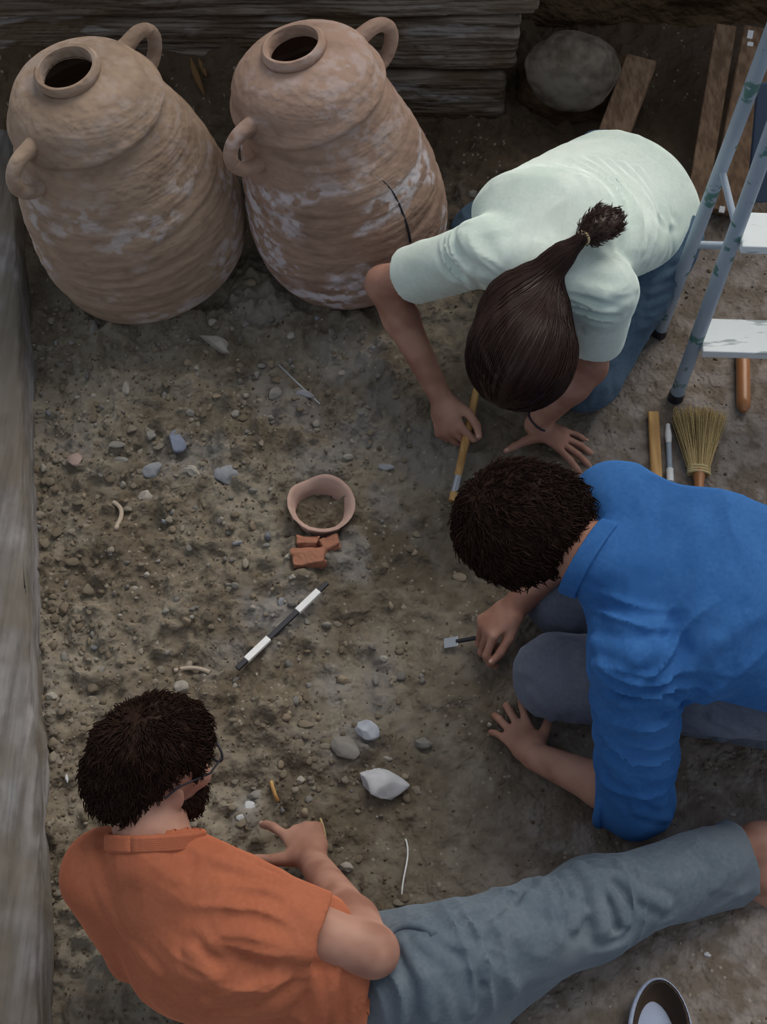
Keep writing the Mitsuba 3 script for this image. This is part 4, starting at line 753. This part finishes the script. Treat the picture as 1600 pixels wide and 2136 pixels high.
# thin finds
whole('string_line', tube(spline([gz(846, 1752) + [0, 0, .004], gz(850, 1790) + [0, 0, .008], gz(843, 1830) + [0, 0, .010], gz(838, 1870) + [0, 0, .012]], 24), .0018, 6), 'white_mat', 'pale thin string running to the grey trousers', 'string')
whole('metal_rod', tube([gz(582, 768) + [0, 0, .012], gz(622, 806) + [0, 0, .010], gz(668, 848) + [0, 0, .008]], [.0022, .0026, .0014], 8), 'steel_mat', 'thin grey metal rod lying on the dirt by the grey lump', 'rod')
whole('bone', tube(spline([gz(364, 1402) + [0, 0, .005], gz(400, 1398) + [0, 0, .008], gz(438, 1404) + [0, 0, .005]], 16), [.006] + [.0048] * 14 + [.006], 10), 'bone_mat', 'straight pale bone lying behind the head of the orange-shirted man', 'bone')
whole('curved_bone', tube(spline([gz(236, 1050) + [0, 0, .006], gz(252, 1066) + [0, 0, .010], gz(252, 1090) + [0, 0, .010], gz(243, 1106) + [0, 0, .006]], 18), .0052, 10), 'bone_mat', 'curved pale bone lying left of the small pot near the beam', 'bone')
mat('bone_mat', pr((0.42, 0.36, 0.30), 0.7, 0.3))
whole('twig', tube(spline([gz(668, 1708) + [0, 0, .006], gz(676, 1735) + [0, 0, .014], gz(679, 1752) + [0, 0, .010]], 10), .0028, 7), 'straw_mat', 'thin yellow twig beside the pointing hand', 'twig')
whole('root_fragment', tube(spline([gz(566, 1632) + [0, 0, .006], gz(572, 1655) + [0, 0, .012], gz(580, 1672) + [0, 0, .006]], 10), .0042, 7), 'ochre_wood_mat', 'short orange-brown root just beyond the pointing finger', 'root')
for q, lab in (([(395, 100), (405, 128), (420, 150)], 'longer dry leaf on the earth between the jars'), ([(410, 95), (425, 118)], 'shorter dry leaf on the earth between the jars')):
    P = spline([gz(*x) + [0, 0, .008 + .006 * (i == 1)] for i, x in enumerate(q)], 10); whole('dry_leaf', tube(P, .009 * np.sin(np.linspace(.25, 2.9, 10)), 6), 'straw_brown_mat', lab, 'leaf')
mat('straw_brown_mat', pr((0.20, 0.12, 0.055), 0.8, 0.2))
# stones that stand out, each with its own look
GREY, PALE, BLUE, TAN, WHITE, PINK = (.24, .235, .225), (.36, .345, .315), (.26, .28, .32), (.30, .25, .19), (.50, .53, .58), (.36, .28, .26)
stones = [  # px, py, half sizes, turn, colour, label
    (455, 718, (.052, .021, .016), -32, PALE, 'long pale wedge-shaped stone in front of the tan jar'), (196, 692, (.014, .034, .010), 12, GREY, 'upright flat grey stone left of the wedge-shaped stone'),
    (318, 980, (.026, .025, .018), 10, BLUE, 'square light blue-grey stone in the rubble, leftmost of the two larger ones'), (468, 980, (.030, .028, .020), 30, BLUE, 'large rounded blue-grey stone in the rubble right of the square one'),
    (372, 930, (.022, .030, .018), 15, (.20, .23, .32), 'bluish angular stone above the square stone'), (402, 985, (.022, .014, .012), -30, PALE, 'pale angular stone between the two larger blue-grey stones'),
    (305, 1035, (.020, .016, .014), -10, PALE, 'pale greenish-grey rounded stone below the square stone'), (157, 962, (.018, .021, .014), 20, PINK, 'small pinkish round stone near the beam'),
    (264, 812, (.011, .020, .010), 10, PALE, 'small pale triangular stone left of the rubble'), (575, 825, (.022, .018, .013), 40, GREY, 'grey triangular stone beside the metal rod'),
    (632, 822, (.030, .012, .008), -20, BLUE, 'flat blue-grey flake under the metal rod'), (492, 865, (.011, .010, .009), 20, PALE, 'small cream stone in the middle of the rubble'),
    (240, 920, (.022, .010, .010), 0, GREY, 'grey-green stone left of the bluish angular stone, upper of two'), (248, 960, (.024, .011, .010), -5, GREY, 'grey-green stone left of the bluish angular stone, lower of two'),
    (315, 910, (.014, .014, .010), 25, GREY, 'grey stone just above the square stone'), (398, 862, (.012, .009, .008), 0, GREY, 'small grey stone left of the cream stone'),
    (798, 1642, (.060, .036, .024), -22, WHITE, 'large white stone above the grey trousers'), (765, 1530, (.028, .020, .016), -35, (.42, .46, .54), 'white-blue crumbling lump above the large white stone'),
    (722, 1560, (.034, .026, .014), -40, GREY, 'grey crusted lump left of the white-blue lump'), (882, 1550, (.021, .014, .011), -5, GREY, 'lone dark grey pebble on the smooth floor'),
    (628, 1628, (.011, .010, .009), 10, PALE, 'small white stone beyond the pointing hand'), (520, 1682, (.011, .016, .007), -10, WHITE, 'white chip left of the pointing finger, upper of two'), (503, 1706, (.011, .009, .006), 5, WHITE, 'white chip left of the pointing finger, lower of two'),
    (722, 1810, (.015, .010, .009), -10, PALE, 'pale stone between the forearm and the string'), (808, 1583, (.010, .006, .005), 0, PALE, 'tiny cream stone just above the large white stone'),
    (378, 1435, (.018, .014, .012), 5, PALE, 'pale stone right behind the dark hair of the bearded man'), (108, 1455, (.012, .010, .009), 0, PALE, 'round white pebble beside the beam'), (140, 1625, (.004, .010, .004), 10, WHITE, 'tiny white chip beside the beam left of the bearded man'),
    (805, 975, (.022, .010, .006), -15, BLUE, 'flat grey-blue flake between the pot and the brush handle'), (532, 1660, (.018, .013, .010), 15, GREY, 'grey stone touching the pointing finger tip'),
    (600, 1165, (.008, .007, .006), 0, PALE, 'tiny pale stone left of the brick fragment'), (610, 1205, (.008, .007, .006), 0, PALE, 'tiny cream stone above the scale bar'),
    (720, 1420, (.016, .010, .010), -20, TAN, 'orange-tan clod above the crusted lump'), (962, 1205, (.018, .010, .007), -10, TAN, 'brown flat clod beside the head of the man in blue'), (1020, 1512, (.006, .006, .005), 0, PALE, 'tiny pale pebble by the fingertips of the man in blue'),
    (1528, 1700, (.007, .005, .005), 0, PALE, 'tiny pale pebble near the trouser cuff'), (1475, 1992, (.008, .005, .004), 0, WHITE, 'tiny white pebble above the canvas shoe'), (985, 408, (.018, .014, .012), 0, GREY, 'grey stone between the pink jar and the jeans'),
    (520, 590, (.022, .014, .012), 20, TAN, 'tan stone between the feet of the two jars'), (610, 700, (.015, .010, .009), 30, PALE, 'pale stone right of the wedge-shaped stone')]
for k, (px, py, r, rz, c, lab) in enumerate(stones):
    m = chunk(px, py, r, 140 + k, rz, .30, facet=1.5, amp=.20); V = m.vertices; g = 0.72 + 0.56 * meshkit.fbm(V * 55, 4, k)
    whole('stone', m, 'stone_mat', lab, 'stone', smooth=True, color=np.clip(np.asarray(c)[None] * g[:, None], 0, 1))
# loose small stones, alike
rs = np.random.RandomState(12); n = 0
variants = [stone_mesh(1, (1, 1, .75), 300 + k, .22, 1.4, 1.0) for k in range(6)]; kept = []
while n < 180:
    px, py = rs.uniform(70, 900), rs.uniform(660, 1880)
    if rs.rand() < max(0, (px - 420) / 700): continue
    if any(math.hypot(px - a[0], py - a[1]) < 40 for a in stones) or math.hypot(px - 675, py - 1055) < 110 or (px < 480 and py > 1430) or (py > 1720): continue
    r = rs.uniform(.0048, .0115); m = variants[n % 6].copy(); m.apply_transform(trimesh.transformations.rotation_matrix(rs.uniform(0, 6.28), nz(rs.normal(size=3)))); m.vertices *= r * rs.uniform(.7, 1.3, 3); p = gz(px, py); m.apply_translation(p + [0, 0, r * .3])
    c = np.array([GREY, PALE, TAN, BLUE][rs.choice(4, p=[.42, .2, .28, .1])]) * rs.uniform(.65, 1.1)
    whole('pebble', m, 'stone_mat', 'small pebble lying loose in the rubble on the dirt floor', 'stone', group='loose pebbles on the dirt floor', smooth=True, color=np.tile(c, (len(m.vertices), 1))); n += 1
Vs, Fs, Cs, k0 = [], [], [], 0; ico = [trimesh.creation.icosphere(0) for _ in range(1)][0]; ico1 = trimesh.creation.icosphere(1)
for k in range(9000):
    px, py = rs.uniform(40, 1640), rs.uniform(420, 2136); w_ = max(.10, 1 - max(0, (px - 350) / 620)) if py > 620 else .5
    if rs.rand() > w_ + (.1 if py < 1700 else 0): continue
    r = np.exp(rs.normal(-6.15, .38)); r = min(r, .0055); p = at(px, py)
    if p[1] > 2.62: continue
    V = ico.vertices * (r * rs.uniform(.6, 1.35, 3)) * rs.uniform(.75, 1.25, (12, 1)); a = rs.uniform(0, 6.28); V = V @ np.array([[math.cos(a), -math.sin(a), 0], [math.sin(a), math.cos(a), 0], [0, 0, 1]])
    Vs.append(V + p); Fs.append(ico.faces + k0); k0 += 12
    Cs.append(np.tile(np.array([(.155, .125, .095), (.21, .19, .165), (.12, .09, .065), (.34, .31, .27)][rs.choice(4, p=[.42, .27, .25, .06])]) * rs.uniform(.7, 1.2), (12, 1)))
Vs = np.vstack(Vs); cen = Vs.reshape(-1, 12, 3).mean(1); hz = ground_h(cen[:, 0], cen[:, 1]); Vs[:, 2] += np.repeat(hz + .001, 12)
Cv, Cf, Cc = [], [], []; lumps = [stone_mesh(1, (1, 1, .6), 500 + k, .34, 2.2, 2.2) for k in range(10)]
while len(Cv) < 700:
    px, py = rs.uniform(60, 880), rs.uniform(640, 1900)
    dense = max(math.exp(-((px - 330) / 210) ** 2 - ((py - 900) / 190) ** 2), .8 * math.exp(-((px - 130) / 90) ** 2), .8 * math.exp(-((px - 640) / 130) ** 2 - ((py - 1560) / 90) ** 2), .16)
    if rs.rand() > dense or math.hypot(px - 675, py - 1055) < 120 or abs((px - 497) / 187 + (py - 1408) / 179) < .16: continue
    r = min(.016, math.exp(rs.normal(-4.95, .33))); m = lumps[rs.randint(10)]; a = rs.uniform(0, 6.28); V = m.vertices @ np.array([[math.cos(a), -math.sin(a), 0], [math.sin(a), math.cos(a), 0], [0, 0, 1]]) * r * rs.uniform(.75, 1.25, 3)
    Cf.append(m.faces + len(Vs) + sum(len(x) for x in Cv)); Cv.append(V + gz(px, py) + [0, 0, r * .15]); Cc.append(np.tile(np.array([(.190, .165, .128), (.235, .212, .178), (.160, .135, .103)][rs.choice(3)]) * rs.uniform(.85, 1.15), (len(V), 1)))
Vs = np.vstack([Vs] + Cv); Fs += Cf; Cs += Cc
part('floor', 'gravel', trimesh.Trimesh(Vs, np.vstack(Fs), process=False), 'stone_mat', True, label='fine crumbs of earth and grit', kind='stuff', color=np.vstack(Cs))
